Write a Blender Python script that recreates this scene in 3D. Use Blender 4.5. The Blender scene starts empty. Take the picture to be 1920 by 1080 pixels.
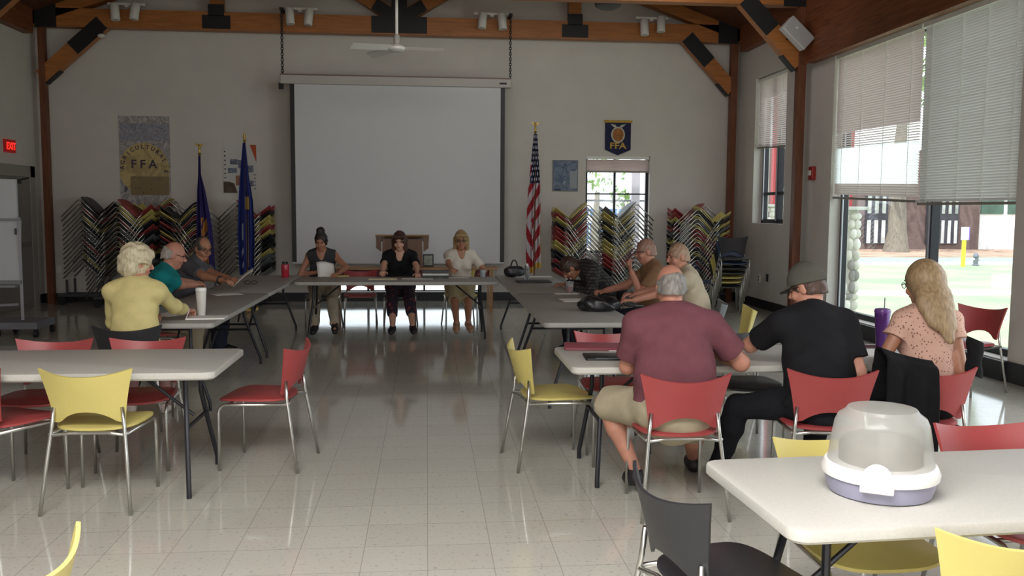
import bpy, math, random
import numpy as np
from mathutils import Vector, Matrix, Euler

random.seed(7)
SC = bpy.context.scene
COL = SC.collection
R = math.radians

# ------------------------------------------------------------------ camera (solved from the photograph)
F, PITCH, YAW, ROLL, CAMH = 1679.6, .0874584629, .0949263, -.00619537, 1.63744

def cam_matrix():
    cp, sp, cy, sy, cr, sr = math.cos(PITCH), math.sin(PITCH), math.cos(YAW), math.sin(YAW), math.cos(ROLL), math.sin(ROLL)
    fwd = np.array([sy*cp, cy*cp, -sp]); right = np.array([cy, -sy, 0.]); down = np.cross(fwd, right)
    return np.array([cr*right + sr*down, -sr*right + cr*down, fwd])

CM = cam_matrix()

def at(px, py, axis, val):
    """world point seen at a photo pixel, lying on the plane axis = val"""
    v = CM.T @ np.array([(px-960)/F, (py-540)/F, 1.])
    o = np.array([0, 0, CAMH])
    i = 'xyz'.index(axis)
    p = o + (val - o[i])/v[i]*v
    return Vector(p)

# ------------------------------------------------------------------ materials
def lin(c):
    if isinstance(c, str):
        c = [int(c[i:i+2], 16)/255 for i in (0, 2, 4)]
    return tuple((x/12.92 if x <= .04045 else ((x+.055)/1.055)**2.4) for x in c) + (1.,)

MATS = {}

def mat(name, col, rough=.6, metal=0., noise=0., nscale=8., bump=0., bscale=60., spec=.5, trans=0., emit=None, estr=0., stretch=None, coat=0., alpha=1., col2=None):
    if name in MATS:
        return MATS[name]
    m = bpy.data.materials.new(name); m.use_nodes = True
    nt = m.node_tree; N = nt.nodes; L = nt.links
    b = N['Principled BSDF']
    c = lin(col)
    b.inputs['Base Color'].default_value = c
    b.inputs['Roughness'].default_value = rough
    b.inputs['Metallic'].default_value = metal
    b.inputs['Specular IOR Level'].default_value = spec
    b.inputs['Transmission Weight'].default_value = trans
    b.inputs['Coat Weight'].default_value = coat
    b.inputs['Alpha'].default_value = alpha
    if emit is not None:
        b.inputs['Emission Color'].default_value = lin(emit); b.inputs['Emission Strength'].default_value = estr
    vec = None
    if noise or bump:
        tc = N.new('ShaderNodeTexCoord'); mp = N.new('ShaderNodeMapping')
        L.new(tc.outputs['Object'], mp.inputs['Vector'])
        if stretch: mp.inputs['Scale'].default_value = stretch
        vec = mp.outputs['Vector']
    if noise:
        n = N.new('ShaderNodeTexNoise'); n.inputs['Scale'].default_value = nscale; n.inputs['Detail'].default_value = 4
        L.new(vec, n.inputs['Vector'])
        mx = N.new('ShaderNodeMix'); mx.data_type = 'RGBA'
        d = lin(col2) if col2 else tuple(x*(1-noise) for x in c[:3]) + (1,)
        u = c if col2 else tuple(min(1, x*(1+noise)) for x in c[:3]) + (1,)
        mx.inputs['A'].default_value = d; mx.inputs['B'].default_value = u
        rmp = N.new('ShaderNodeMapRange'); rmp.inputs['From Min'].default_value = .3; rmp.inputs['From Max'].default_value = .7
        L.new(n.outputs['Fac'], rmp.inputs['Value']); L.new(rmp.outputs['Result'], mx.inputs['Factor'])
        L.new(mx.outputs['Result'], b.inputs['Base Color'])
    if bump:
        n2 = N.new('ShaderNodeTexNoise'); n2.inputs['Scale'].default_value = bscale; n2.inputs['Detail'].default_value = 3
        L.new(vec, n2.inputs['Vector'])
        bp = N.new('ShaderNodeBump'); bp.inputs['Strength'].default_value = bump; bp.inputs['Distance'].default_value = .01
        L.new(n2.outputs['Fac'], bp.inputs['Height']); L.new(bp.outputs['Normal'], b.inputs['Normal'])
    MATS[name] = m
    return m

def dots_mat(name, base, dot, scale=60, size=.16, rough=.8):
    m = mat(name, base, rough)
    nt = m.node_tree; N = nt.nodes; L = nt.links; b = N['Principled BSDF']
    tc = N.new('ShaderNodeTexCoord'); v = N.new('ShaderNodeTexVoronoi'); v.inputs['Scale'].default_value = scale
    L.new(tc.outputs['Object'], v.inputs['Vector'])
    lt = N.new('ShaderNodeMath'); lt.operation = 'LESS_THAN'; lt.inputs[1].default_value = size
    L.new(v.outputs['Distance'], lt.inputs[0])
    mx = N.new('ShaderNodeMix'); mx.data_type = 'RGBA'; mx.inputs['A'].default_value = lin(base); mx.inputs['B'].default_value = lin(dot)
    L.new(lt.outputs[0], mx.inputs['Factor']); L.new(mx.outputs['Result'], b.inputs['Base Color'])
    return m

def plaid_mat(name, a, b_, scale=9):
    m = mat(name, a, .85)
    nt = m.node_tree; N = nt.nodes; L = nt.links; b = N['Principled BSDF']
    tc = N.new('ShaderNodeTexCoord')
    prev = None
    for ax in ('X', 'Z'):
        w = N.new('ShaderNodeTexWave'); w.bands_direction = ax; w.inputs['Scale'].default_value = scale; w.inputs['Distortion'].default_value = 2.
        L.new(tc.outputs['Object'], w.inputs['Vector'])
        if prev is None: prev = w.outputs['Fac']
        else:
            mm = N.new('ShaderNodeMath'); mm.operation = 'MULTIPLY'; L.new(prev, mm.inputs[0]); L.new(w.outputs['Fac'], mm.inputs[1]); prev = mm.outputs[0]
    mx = N.new('ShaderNodeMix'); mx.data_type = 'RGBA'; mx.inputs['A'].default_value = lin(a); mx.inputs['B'].default_value = lin(b_)
    L.new(prev, mx.inputs['Factor']); L.new(mx.outputs['Result'], b.inputs['Base Color'])
    return m

def wood_mat(name, a, b_, scale=3., stretch=(1, 1, 1), rough=.5):
    m = mat(name, a, rough)
    nt = m.node_tree; N = nt.nodes; L = nt.links; b = N['Principled BSDF']
    tc = N.new('ShaderNodeTexCoord'); mp = N.new('ShaderNodeMapping'); mp.inputs['Scale'].default_value = stretch
    L.new(tc.outputs['Object'], mp.inputs['Vector'])
    n = N.new('ShaderNodeTexNoise'); n.inputs['Scale'].default_value = scale; n.inputs['Detail'].default_value = 6; n.inputs['Distortion'].default_value = .6
    L.new(mp.outputs['Vector'], n.inputs['Vector'])
    cr = N.new('ShaderNodeValToRGB'); cr.color_ramp.elements[0].position = .3; cr.color_ramp.elements[1].position = .7
    cr.color_ramp.elements[0].color = lin(b_); cr.color_ramp.elements[1].color = lin(a)
    L.new(n.outputs['Fac'], cr.inputs['Fac']); L.new(cr.outputs['Color'], b.inputs['Base Color'])
    return m

# ------------------------------------------------------------------ mesh helpers
class MB:
    def __init__(self):
        self.v = []; self.f = []; self.mi = []; self.cur = 0
    def add(self, vs, fs):
        b = len(self.v)
        self.v.extend([tuple(x) for x in vs]); self.f.extend([tuple(b+i for i in f) for f in fs]); self.mi.extend([self.cur]*len(fs))
    def box(self, c, s, M=None):
        c = Vector(c); hx, hy, hz = s[0]/2, s[1]/2, s[2]/2
        vs = [Vector((x*hx, y*hy, z*hz)) for x in (-1, 1) for y in (-1, 1) for z in (-1, 1)]
        if M is not None: vs = [M @ v for v in vs]
        self.add([v + c for v in vs], [(0, 1, 3, 2), (4, 6, 7, 5), (0, 4, 5, 1), (2, 3, 7, 6), (0, 2, 6, 4), (1, 5, 7, 3)])
        return self
    def box2(self, lo, hi):
        return self.box([(a+b)/2 for a, b in zip(lo, hi)], [abs(b-a) for a, b in zip(lo, hi)])
    def bar(self, a, b, w, h, up=(0, 0, 1)):
        a, b = Vector(a), Vector(b); d = (b-a); l = d.length; d.normalize()
        up = Vector(up); s = d.cross(up)
        if s.length < 1e-4: s = d.cross(Vector((1, 0, 0)))
        s.normalize(); u = s.cross(d)
        M = Matrix((s, d, u)).transposed()
        return self.box((a+b)/2, (w, l, h), M)
    def tube(self, pts, r, n=8, cap=True, closed=False):
        pts = [Vector(p) for p in pts]; m = len(pts)
        rs = r if isinstance(r, (list, tuple)) else [r]*m
        vs = []; fs = []
        prev = None
        for i, p in enumerate(pts):
            if closed: t = (pts[(i+1) % m]-pts[i-1])
            else: t = (pts[min(i+1, m-1)]-pts[max(i-1, 0)])
            t.normalize()
            if prev is None:
                a = Vector((0, 0, 1)) if abs(t.z) < .9 else Vector((1, 0, 0))
                s = t.cross(a).normalized()
            else:
                s = (prev - t*prev.dot(t))
                s = s.normalized() if s.length > 1e-6 else t.cross(Vector((0, 1, 0))).normalized()
            prev = s; u = t.cross(s)
            for k in range(n):
                an = 2*math.pi*k/n
                vs.append(p + (s*math.cos(an)+u*math.sin(an))*rs[i])
        mm = m if closed else m-1
        for i in range(mm):
            for k in range(n):
                j = (i+1) % m
                fs.append((i*n+k, i*n+(k+1) % n, j*n+(k+1) % n, j*n+k))
        if cap and not closed:
            fs.append(tuple(range(n-1, -1, -1))); fs.append(tuple((m-1)*n+k for k in range(n)))
        self.add(vs, fs); return self
    def lathe(self, prof, c=(0, 0, 0), n=24, M=None, sx=1., sy=1.):
        c = Vector(c); vs = []; fs = []; m = len(prof)
        for (r, z) in prof:
            for k in range(n):
                a = 2*math.pi*k/n
                v = Vector((r*math.cos(a)*sx, r*math.sin(a)*sy, z))
                vs.append((M @ v if M is not None else v)+c)
        for i in range(m-1):
            for k in range(n):
                fs.append((i*n+k, i*n+(k+1) % n, (i+1)*n+(k+1) % n, (i+1)*n+k))
        fs.append(tuple(range(n-1, -1, -1))); fs.append(tuple((m-1)*n+k for k in range(n)))
        self.add(vs, fs); return self
    def prism(self, poly, t, M):
        """poly in the local xy plane, extruded 0..t along local z, mapped by the 4x4 M"""
        n = len(poly)
        vs = [M @ Vector((x, y, 0)) for x, y in poly]+[M @ Vector((x, y, t)) for x, y in poly]
        fs = [tuple(range(n-1, -1, -1)), tuple(range(n, 2*n))]+[(i, (i+1) % n, n+(i+1) % n, n+i) for i in range(n)]
        self.add(vs, fs); return self
    def grid(self, fn, nu, nv, mi=None):
        vs = [fn(i/nu, j/nv) for j in range(nv+1) for i in range(nu+1)]
        b = len(self.v); self.v.extend([tuple(x) for x in vs])
        for j in range(nv):
            for i in range(nu):
                a = b+j*(nu+1)+i
                self.f.append((a, a+1, a+nu+2, a+nu+1)); self.mi.append(mi((i+.5)/nu, (j+.5)/nv) if mi else self.cur)
        return self
    def sphere(self, c, r, n=12, m=8, M=None):
        c = Vector(c); rr = r if isinstance(r, (tuple, list)) else (r, r, r)
        vs = []; fs = []
        for j in range(m+1):
            th = math.pi*j/m
            for i in range(n):
                a = 2*math.pi*i/n
                v = Vector((rr[0]*math.sin(th)*math.cos(a), rr[1]*math.sin(th)*math.sin(a), rr[2]*math.cos(th)))
                vs.append((M @ v if M is not None else v)+c)
        for j in range(m):
            for i in range(n):
                fs.append((j*n+i, (j+1)*n+i, (j+1)*n+(i+1) % n, j*n+(i+1) % n))
        self.add(vs, fs); return self
    def slab(self, x0, x1, y0, y1, z0, z1, r=.05, ns=5, b=.008):
        """slab with rounded corners in plan and a soft rim"""
        def ring(ins, z):
            out = []
            for cx, cy, a0 in ((x1-r, y1-r, 0), (x0+r, y1-r, 90), (x0+r, y0+r, 180), (x1-r, y0+r, 270)):
                for k in range(ns+1):
                    a = R(a0+90*k/ns); out.append(Vector((cx+(r-ins)*math.cos(a), cy+(r-ins)*math.sin(a), z)))
            return out
        rings = [ring(b, z0), ring(0, z0+b), ring(0, z1-b), ring(b*.3, z1-b*.3), ring(b, z1)]
        n = len(rings[0]); vs = [v for q in rings for v in q]; fs = [tuple(range(n-1, -1, -1)), tuple(range(4*n, 5*n))]
        for j in range(4):
            for i in range(n): fs.append((j*n+i, j*n+(i+1) % n, (j+1)*n+(i+1) % n, (j+1)*n+i))
        self.add(vs, fs); return self
    def mesh(self, name):
        me = bpy.data.meshes.new(name)
        me.from_pydata(self.v, [], self.f)
        me.polygons.foreach_set('material_index', self.mi)
        me.update(); return me

def link(name, me, mats, parent=None, smooth=40, loc=None, bevel=0):
    o = bpy.data.objects.new(name, me); COL.objects.link(o)
    for m in (mats if isinstance(mats, (list, tuple)) else [mats]): me.materials.append(m)
    if smooth:
        me.polygons.foreach_set('use_smooth', [True]*len(me.polygons))
        if smooth < 180: me.set_sharp_from_angle(angle=R(smooth))
    if parent is not None: o.parent = parent
    if loc is not None: o.location = loc
    if bevel:
        md = o.modifiers.new('soft_edge', 'BEVEL'); md.width = bevel; md.segments = 2; md.limit_method = 'ANGLE'
    return o

def obj(name, mb, mats, parent=None, smooth=40, loc=None, bevel=0):
    return link(name, mb.mesh(name), mats, parent, smooth, loc, bevel)

def tag(o, label, cat, group=None):
    o['label'] = label; o['category'] = cat
    if group: o['group'] = group
    return o

def thing(name, label, cat, loc=(0, 0, 0), rz=0, group=None):
    o = bpy.data.objects.new(name, None); COL.objects.link(o); o.empty_display_size = .1
    o.location = loc; o.rotation_euler = (0, 0, rz)
    return tag(o, label, cat, group)

def struct(name, mb, mats, parent=None, smooth=0, bevel=0):
    o = obj(name, mb, mats, parent, smooth, None, bevel)
    if parent is None: o['kind'] = 'structure'
    return o

def dup(root, loc=None, rot=None):
    def cp(o, parent):
        c = o.copy(); COL.objects.link(c)
        if parent is not None: c.parent = parent
        for ch in o.children: cp(ch, c)
        return c
    r = cp(root, None)
    if loc is not None: r.location = loc
    if rot is not None: r.rotation_euler = rot
    return r

def text_mb(mb, s, M, size=.1, depth=.002):
    """letters of the built-in font, added to mb through the 4x4 M (x right, y up)"""
    cu = bpy.data.curves.new('lettering', 'FONT'); cu.body = s; cu.size = size; cu.align_x = 'CENTER'; cu.align_y = 'CENTER'; cu.extrude = depth/2
    cu.offset = size*.02
    o = bpy.data.objects.new('lettering_source', cu); COL.objects.link(o)
    dg = bpy.context.evaluated_depsgraph_get(); dg.update()
    me = bpy.data.meshes.new_from_object(o.evaluated_get(dg))
    mb.add([M @ v.co for v in me.vertices], [tuple(p.vertices) for p in me.polygons])
    bpy.data.objects.remove(o); bpy.data.curves.remove(cu); bpy.data.meshes.remove(me)

def wallM(x, y, z):
    """x right, y up, facing -Y (a sheet on the far wall)"""
    return Matrix(((1, 0, 0, x), (0, 0, -1, y), (0, 1, 0, z), (0, 0, 0, 1)))

def ordinal(i):
    return ['topmost', 'second', 'third', 'fourth', 'fifth', 'sixth', 'seventh', 'eighth', 'ninth', 'tenth', 'eleventh', 'twelfth', 'thirteenth', 'fourteenth', 'fifteenth', 'sixteenth'][i]

# ------------------------------------------------------------------ palette
WALL = mat('wall_paint', 'd2cdc6', .85, noise=.03, nscale=2, bump=.05, bscale=150)
GLULAM = wood_mat('orange_glulam', 'b8743c', '97602f', 2.2, (1, 12, 12), .45)
GLULAM_Y = wood_mat('brown_glulam', '8c5230', '683820', 2.2, (12, 1, 14), .5)
GLULAM_Z = wood_mat('upright_glulam', '7e4a30', '5e3420', 2.2, (12, 12, 1), .5)
DECK = wood_mat('roof_deck', '6b4226', '4c2c18', 2.5, (9, 1, 1), .6)
STEEL = mat('black_steel', '19191b', .55, noise=.2, nscale=20)
CHROME = mat('chrome', 'd8d8d6', .16, 1.)
CHROME2 = mat('satin_tube', 'c9c9c5', .3, 1.)
DARKTUBE = mat('dark_table_tube', '35353a', .4, .6)
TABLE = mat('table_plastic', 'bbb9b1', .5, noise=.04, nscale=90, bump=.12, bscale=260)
BASEB = mat('dark_baseboard', '232326', .5)
BLACK = mat('black_plastic', '17171a', .45)
WHITE = mat('white_paint', 'e6e4de', .4)
PAPER = mat('white_paper', 'efeeea', .8)
RED = mat('red_plastic', 'a04343', .42, noise=.05, nscale=4, bump=.04, bscale=300)
YEL = mat('yellow_plastic', 'cbbd70', .42, noise=.05, nscale=4, bump=.04, bscale=300)
BLK = mat('charcoal_plastic', '2c2c2f', .45, noise=.1, nscale=4)
GREY = mat('grey_plastic', '6f7274', .45, noise=.05, nscale=4)
BLUEP = mat('slate_blue_plastic', '3c4a66', .45, noise=.05, nscale=4)
PLAST = {'red': RED, 'yellow': YEL, 'black': BLK, 'grey': GREY, 'blue': BLUEP}

# ================================================================== SETTING
XL, XR, YF, YB = -6.55, 5.62, 16.05, -3.0
CEIL_EDGE, RIDGE_Z, RIDGE_X = 4.78, 7.0, -.46

def floor_mat():
    m = mat('polished_tile', 'b9b6ab', .075, spec=.6)
    nt = m.node_tree; N = nt.nodes; L = nt.links; b = N['Principled BSDF']
    tc = N.new('ShaderNodeTexCoord')
    br = N.new('ShaderNodeTexBrick'); br.offset = 0; br.inputs['Scale'].default_value = 1; br.inputs['Brick Width'].default_value = .305; br.inputs['Row Height'].default_value = .305
    br.inputs['Mortar Size'].default_value = .0018; br.inputs['Bias'].default_value = 0
    br.inputs['Color1'].default_value = lin('c0beb3'); br.inputs['Color2'].default_value = lin('bbb9ae'); br.inputs['Mortar'].default_value = lin('98968c')
    L.new(tc.outputs['Object'], br.inputs['Vector'])
    n = N.new('ShaderNodeTexNoise'); n.inputs['Scale'].default_value = 45; n.inputs['Detail'].default_value = 5
    L.new(tc.outputs['Object'], n.inputs['Vector'])
    cr = N.new('ShaderNodeValToRGB'); cr.color_ramp.elements[0].position = .28; cr.color_ramp.elements[0].color = (.72, .71, .68, 1); cr.color_ramp.elements[1].position = .42; cr.color_ramp.elements[1].color = (1, 1, 1, 1)
    L.new(n.outputs['Fac'], cr.inputs['Fac'])
    mx = N.new('ShaderNodeMix'); mx.data_type = 'RGBA'; mx.blend_type = 'MULTIPLY'; mx.inputs['Factor'].default_value = 1
    L.new(br.outputs['Color'], mx.inputs['A']); L.new(cr.outputs['Color'], mx.inputs['B'])
    L.new(mx.outputs['Result'], b.inputs['Base Color'])
    n2 = N.new('ShaderNodeTexNoise'); n2.inputs['Scale'].default_value = 2.2; n2.inputs['Detail'].default_value = 2
    L.new(tc.outputs['Object'], n2.inputs['Vector'])
    bp = N.new('ShaderNodeBump'); bp.inputs['Strength'].default_value = .03; bp.inputs['Distance'].default_value = .02
    L.new(n2.outputs['Fac'], bp.inputs['Height']); L.new(bp.outputs['Normal'], b.inputs['Normal'])
    return m

struct('floor', MB().box2((XL-.3, YB-.3, -.12), (XR, YF+.05, 0)), floor_mat())

# far wall with the small window and a strip of low glazing under the screen
WX0, WX1, WZ0, WZ1 = at(1099, 292, 'y', YF).x, at(1217, 400, 'y', YF).x, .85, at(1150, 292, 'y', YF).z
LX0, LX1, LZ0, LZ1 = -2.05, .95, .16, .5
mb = MB(); T = YF+.25
for x0, x1, z0, z1 in ((XL-.3, LX0, -.1, 7.3), (LX0, LX1, -.1, LZ0), (LX0, LX1, LZ1, 7.3), (LX1, WX0, -.1, 7.3), (WX0, WX1, -.1, WZ0), (WX0, WX1, WZ1, 7.3), (WX1, XR+.3, -.1, 7.3)):
    mb.box2((x0, YF, z0), (x1, T, z1))
struct('wall_far', mb, WALL)
struct('wall_left', MB().box2((XL-.25, YB, -.1), (XL, YF, 5.0)), WALL)
struct('wall_back', MB().box2((XL-.3, YB-.25, -.1), (XR+.3, YB, 7.3)), WALL)
# window wall on the right: bay one (narrow window), bay two (tall windows), a pier, a third bay beside the camera
AY0, AY1, AZ0, AZ1 = 13.78, 15.13, 1.43, 3.89
BY0, BY1, BZ0, BZ1 = 8.13, 12.13, .2, 3.8
CY0, CY1 = 2.6, 7.0
mb = MB(); TX = XR+.28
for y0, y1, z0, z1 in ((AY1, YF+.25, -.1, 5), (AY0, AY1, -.1, AZ0), (AY0, AY1, AZ1, 5), (BY1, AY0, -.1, 5), (BY0, BY1, -.1, BZ0), (BY0, BY1, BZ1, 5), (CY1, BY0, -.1, 5), (CY0, CY1, -.1, BZ0), (CY0, CY1, BZ1, 5), (YB, CY0, -.1, 5)):
    mb.box2((XR, y0, z0), (TX, y1, z1))
struct('wall_right', mb, WALL)
# ceiling: two slopes of timber deck
mb = MB()
for xa, za, xb, zb in ((XL-.3, CEIL_EDGE-.1, RIDGE_X, RIDGE_Z), (RIDGE_X, RIDGE_Z, XR+.3, CEIL_EDGE-.1)):
    mb.add([(xa, YB-.3, za), (xb, YB-.3, zb), (xb, YF+.3, zb), (xa, YF+.3, za), (xa, YB-.3, za+.2), (xb, YB-.3, zb+.2), (xb, YF+.3, zb+.2), (xa, YF+.3, za+.2)],
           [(0, 1, 2, 3), (7, 6, 5, 4), (0, 4, 5, 1), (1, 5, 6, 2), (2, 6, 7, 3), (3, 7, 4, 0)])
struct('ceiling', mb, DECK)
# baseboards
struct('baseboard_far', MB().box2((XL, YF-.02, 0), (XR, YF, .15)), BASEB)
struct('baseboard_left', MB().box2((XL, YB, 0), (XL+.02, 13.9, .15)).box2((XL, 15.85, 0), (XL+.02, YF, .15)), BASEB)
struct('baseboard_right', MB().box2((XR-.02, YB, 0), (XR, CY0, .15)).box2((XR-.02, CY1, 0), (XR, BY0, .2)).box2((XR-.02, BY1, 0), (XR, YF, .15)).box2((XR-.05, BY0, 0), (XR, BY1, .19)), BASEB)

# glulam headers along the walls
struct('beam_left', MB().box2((XL, YB, 4.45), (XL+.16, 15.6, 4.9)), GLULAM_Y)
struct('beam_right', MB().box2((XR-.14, 12.98, 4.42), (XR, 15.6, 4.85)), GLULAM_Y)
mb = MB().box2((XR-.16, 2.2, 3.78), (XR, 12.8, 4.9)).box2((XR-.19, 2.2, 3.76), (XR-.16, 12.8, 3.8))
struct('beam_window_header', mb, GLULAM_Y)

def truss(Y, lab, hang=True):
    zt, zb = 4.9, 4.6
    c = 'column_' + lab
    d = .2
    t = MB().box2((XL+.1, Y-d/2, zb), (XR-.1, Y+d/2, zt))
    ch = struct('beam_'+lab, t, GLULAM)
    rf = MB()
    for xe in (XL, XR):
        rf.bar((xe, Y, CEIL_EDGE-.05), (RIDGE_X, Y, RIDGE_Z-.12), d, .26)
    obj('rafter', rf, GLULAM, ch, 0)
    kp = MB()
    for x in (-3.5, -.47, 2.57):
        kp.box2((x-.11, Y-d/2+.01, zt-.02), (x+.11, Y+d/2-.01, zt+1.5))
    obj('post', kp, GLULAM, ch, 0)
    wb = MB()
    for s in (-1, 1):
        wb.bar((RIDGE_X+s*.15, Y, zt+.05), (RIDGE_X+s*2.6, Y, zt+1.5), d*.8, .22)
    obj('web_member', wb, GLULAM, ch, 0)
    pl = MB()
    for x, hw in ((-3.5, .23), (2.57, .23)):
        pl.box2((x-hw, Y-d/2-.012, zb+.02), (x+hw, Y-d/2, zt-.06)); pl.box2((x-.13, Y-d/2-.012, zt-.07), (x+.13, Y-d/2, zt+.12))
    pl.box2((RIDGE_X-.47, Y-d/2-.014, zb+.02), (RIDGE_X+.47, Y-d/2, zt)); pl.box2((RIDGE_X-.13, Y-d/2-.014, zt), (RIDGE_X+.13, Y-d/2, zt+.6))
    for s in (-1, 1): pl.bar((RIDGE_X+s*.12, Y-d/2-.007, zt+.02), (RIDGE_X+s*.42, Y-d/2-.007, zt+.2), .012, .2, (0, 0, 1))
    for xe, s in ((XL+.28, 1), (XR-.35, -1)): pl.box2((xe-.14, Y-d/2-.012, zb-.02), (xe+.2, Y-d/2, zt+.2))
    obj('steel_plate', pl, STEEL, ch, 0)
    cl = MB()
    for x0, x1 in ((XL+.17, XL+.27), (XR-.24, XR-.12)): cl.box2((x0, Y-d/2, 0), (x1, Y-d/2+.12, zb+.1))
    struct(c, cl, GLULAM_Z)
    for x0, x1, s in ((XL+.2, XL+1.2, 1), (XR-.2, XR-1.05, -1)):
        a = Vector((x0, Y-.01, 3.78)); b = Vector((x1, Y-.01, 4.68))
        br = MB().bar(a, b, .16, .24)
        o = struct('beam_brace_'+lab+('_near_door' if s > 0 else '_near_window'), br, GLULAM)
        p = MB().bar(a.lerp(b, .52)+Vector((0, -.085, 0)), a.lerp(b, 1.0)+Vector((0, -.085, 0)), .012, .25)
        dv = (b-a).normalized(); nz = Vector((dv.z, 0, -dv.x)) * (1 if dv.z*s > 0 else -1)
        p.bar(a.lerp(b, -.02)+nz*.125, a.lerp(b, .22)+nz*.125, .17, .012)
        obj('steel_plate', p, STEEL, o, 0)

truss(15.82, 'far')
truss(12.9, 'near')

# door in the left wall, frame and closer
d = MB().box2((XL, 13.95, 0), (XL+.05, 14.08, 2.3)).box2((XL, 15.55, 0), (XL+.05, 15.72, 2.3)).box2((XL, 13.95, 2.12), (XL+.05, 15.72, 2.3))
dr = struct('door_1', d, mat('door_frame_paint', '9a948c', .5))
obj('door_leaf', MB().box2((XL+.005, 14.08, 0.01), (XL+.03, 15.55, 2.12)), mat('door_leaf_paint', '85807a', .5), dr, 0)
obj('door_closer', MB().box2((XL+.03, 14.75, 2.0), (XL+.09, 15.1, 2.07)).bar((XL+.07, 15.05, 2.05), (XL+.12, 15.3, 2.1), .02, .02), STEEL, dr, 0)
obj('push_bar', MB().box2((XL+.03, 14.2, 1.0), (XL+.09, 15.4, 1.06)), CHROME2, dr, 0)

# ------------------------------------------------------------------ windows
FRAME_D = mat('dark_window_frame', '26242c', .4, .3)
FRAME_S = mat('grey_window_frame', '6a6872', .4, .3)
def glass_mat():
    m = bpy.data.materials.new('window_glass'); m.use_nodes = True
    nt = m.node_tree; N = nt.nodes; L = nt.links
    for n in list(N): N.remove(n)
    o = N.new('ShaderNodeOutputMaterial'); mx = N.new('ShaderNodeMixShader'); t = N.new('ShaderNodeBsdfTransparent'); g = N.new('ShaderNodeBsdfGlossy')
    g.inputs['Roughness'].default_value = .02; t.inputs['Color'].default_value = (.96, .98, .98, 1)
    mx.inputs[0].default_value = .05
    L.new(t.outputs[0], mx.inputs[1]); L.new(g.outputs[0], mx.inputs[2]); L.new(mx.outputs[0], o.inputs[0])
    return m
GLASS = glass_mat()

def window_y(name, X, y0, y1, z0, z1, mull=(), rails=(), fw=.07, bars=None):
    m = MB()
    m.box2((X-.04, y0, z0), (X+.04, y0+fw, z1)).box2((X-.04, y1-fw, z0), (X+.04, y1, z1)).box2((X-.04, y0, z0), (X+.04, y1, z0+fw)).box2((X-.04, y0, z1-fw), (X+.04, y1, z1))
    for q in mull: m.box2((X-.05, q-.05, z0), (X+.05, q+.05, z1))
    for q in rails: m.box2((X-.04, y0, q-.025), (X+.04, y1, q+.025))
    w = struct(name, m, FRAME_D)
    obj('pane', MB().box2((X-.004, y0, z0), (X+.004, y1, z1)), GLASS, w, 0)
    s = MB()
    for q in mull: s.box2((X-.065, q-.015, z0+.05), (X-.05, q+.015, z1))
    s.box2((X-.055, y1-fw-.02, z0+.05), (X-.04, y1-fw+.01, z1))
    obj('bright_stop', s, mat('pale_metal_stop', 'b9bac4', .35, .4), w, 0)
    return w

window_y('window_1', XR+.2, BY0, BY1, BZ0, BZ1, mull=(9.86,))
window_y('window_2', XR+.2, AY0, AY1, AZ0, AZ1, rails=(1.93,), mull=(14.45,))
window_y('window_3', XR+.2, CY0, CY1, BZ0, BZ1, mull=(4.8,))

def window_x(name, Y, x0, x1, z0, z1, mull=(), rails=(), fw=.05, frame=FRAME_D):
    m = MB()
    m.box2((x0, Y-.03, z0), (x0+fw, Y+.03, z1)).box2((x1-fw, Y-.03, z0), (x1, Y+.03, z1)).box2((x0, Y-.03, z0), (x1, Y+.03, z0+fw)).box2((x0, Y-.03, z1-fw), (x1, Y+.03, z1))
    for q in mull: m.box2((q-.02, Y-.03, z0), (q+.02, Y+.03, z1))
    for q in rails: m.box2((x0, Y-.02, q-.012), (x1, Y+.02, q+.012))
    w = struct(name, m, frame)
    obj('pane', MB().box2((x0, Y-.004, z0), (x1, Y+.004, z1)), GLASS, w, 0)
    return w

window_x('window_4', YF+.14, WX0, WX1, WZ0, WZ1, mull=((WX0*.53+WX1*.47),), rails=(1.93,), fw=.05)
window_x('window_5', YF+.14, LX0, LX1, LZ0, LZ1, mull=(-1.05, -.05), fw=.02, frame=FRAME_S)

# ------------------------------------------------------------------ venetian blinds
def slat_mat(name, col, tr):
    m = bpy.data.materials.new(name); m.use_nodes = True
    nt = m.node_tree; N = nt.nodes; L = nt.links
    b = N['Principled BSDF']; b.inputs['Base Color'].default_value = lin(col); b.inputs['Roughness'].default_value = .5
    t = N.new('ShaderNodeBsdfTranslucent'); t.inputs['Color'].default_value = lin(col)
    mx = N.new('ShaderNodeMixShader'); mx.inputs[0].default_value = tr
    L.new(b.outputs[0], mx.inputs[1]); L.new(t.outputs[0], mx.inputs[2]); L.new(mx.outputs[0], N['Material Output'].inputs[0])
    return m
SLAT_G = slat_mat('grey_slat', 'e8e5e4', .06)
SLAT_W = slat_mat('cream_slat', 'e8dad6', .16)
SLAT_LIT = slat_mat('sunlit_slat', 'ffffff', .8)  # lit copy of the slats: sunlight put into a whiter, more translucent material
RAIL = mat('blind_rail', '8d877c', .5)

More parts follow.
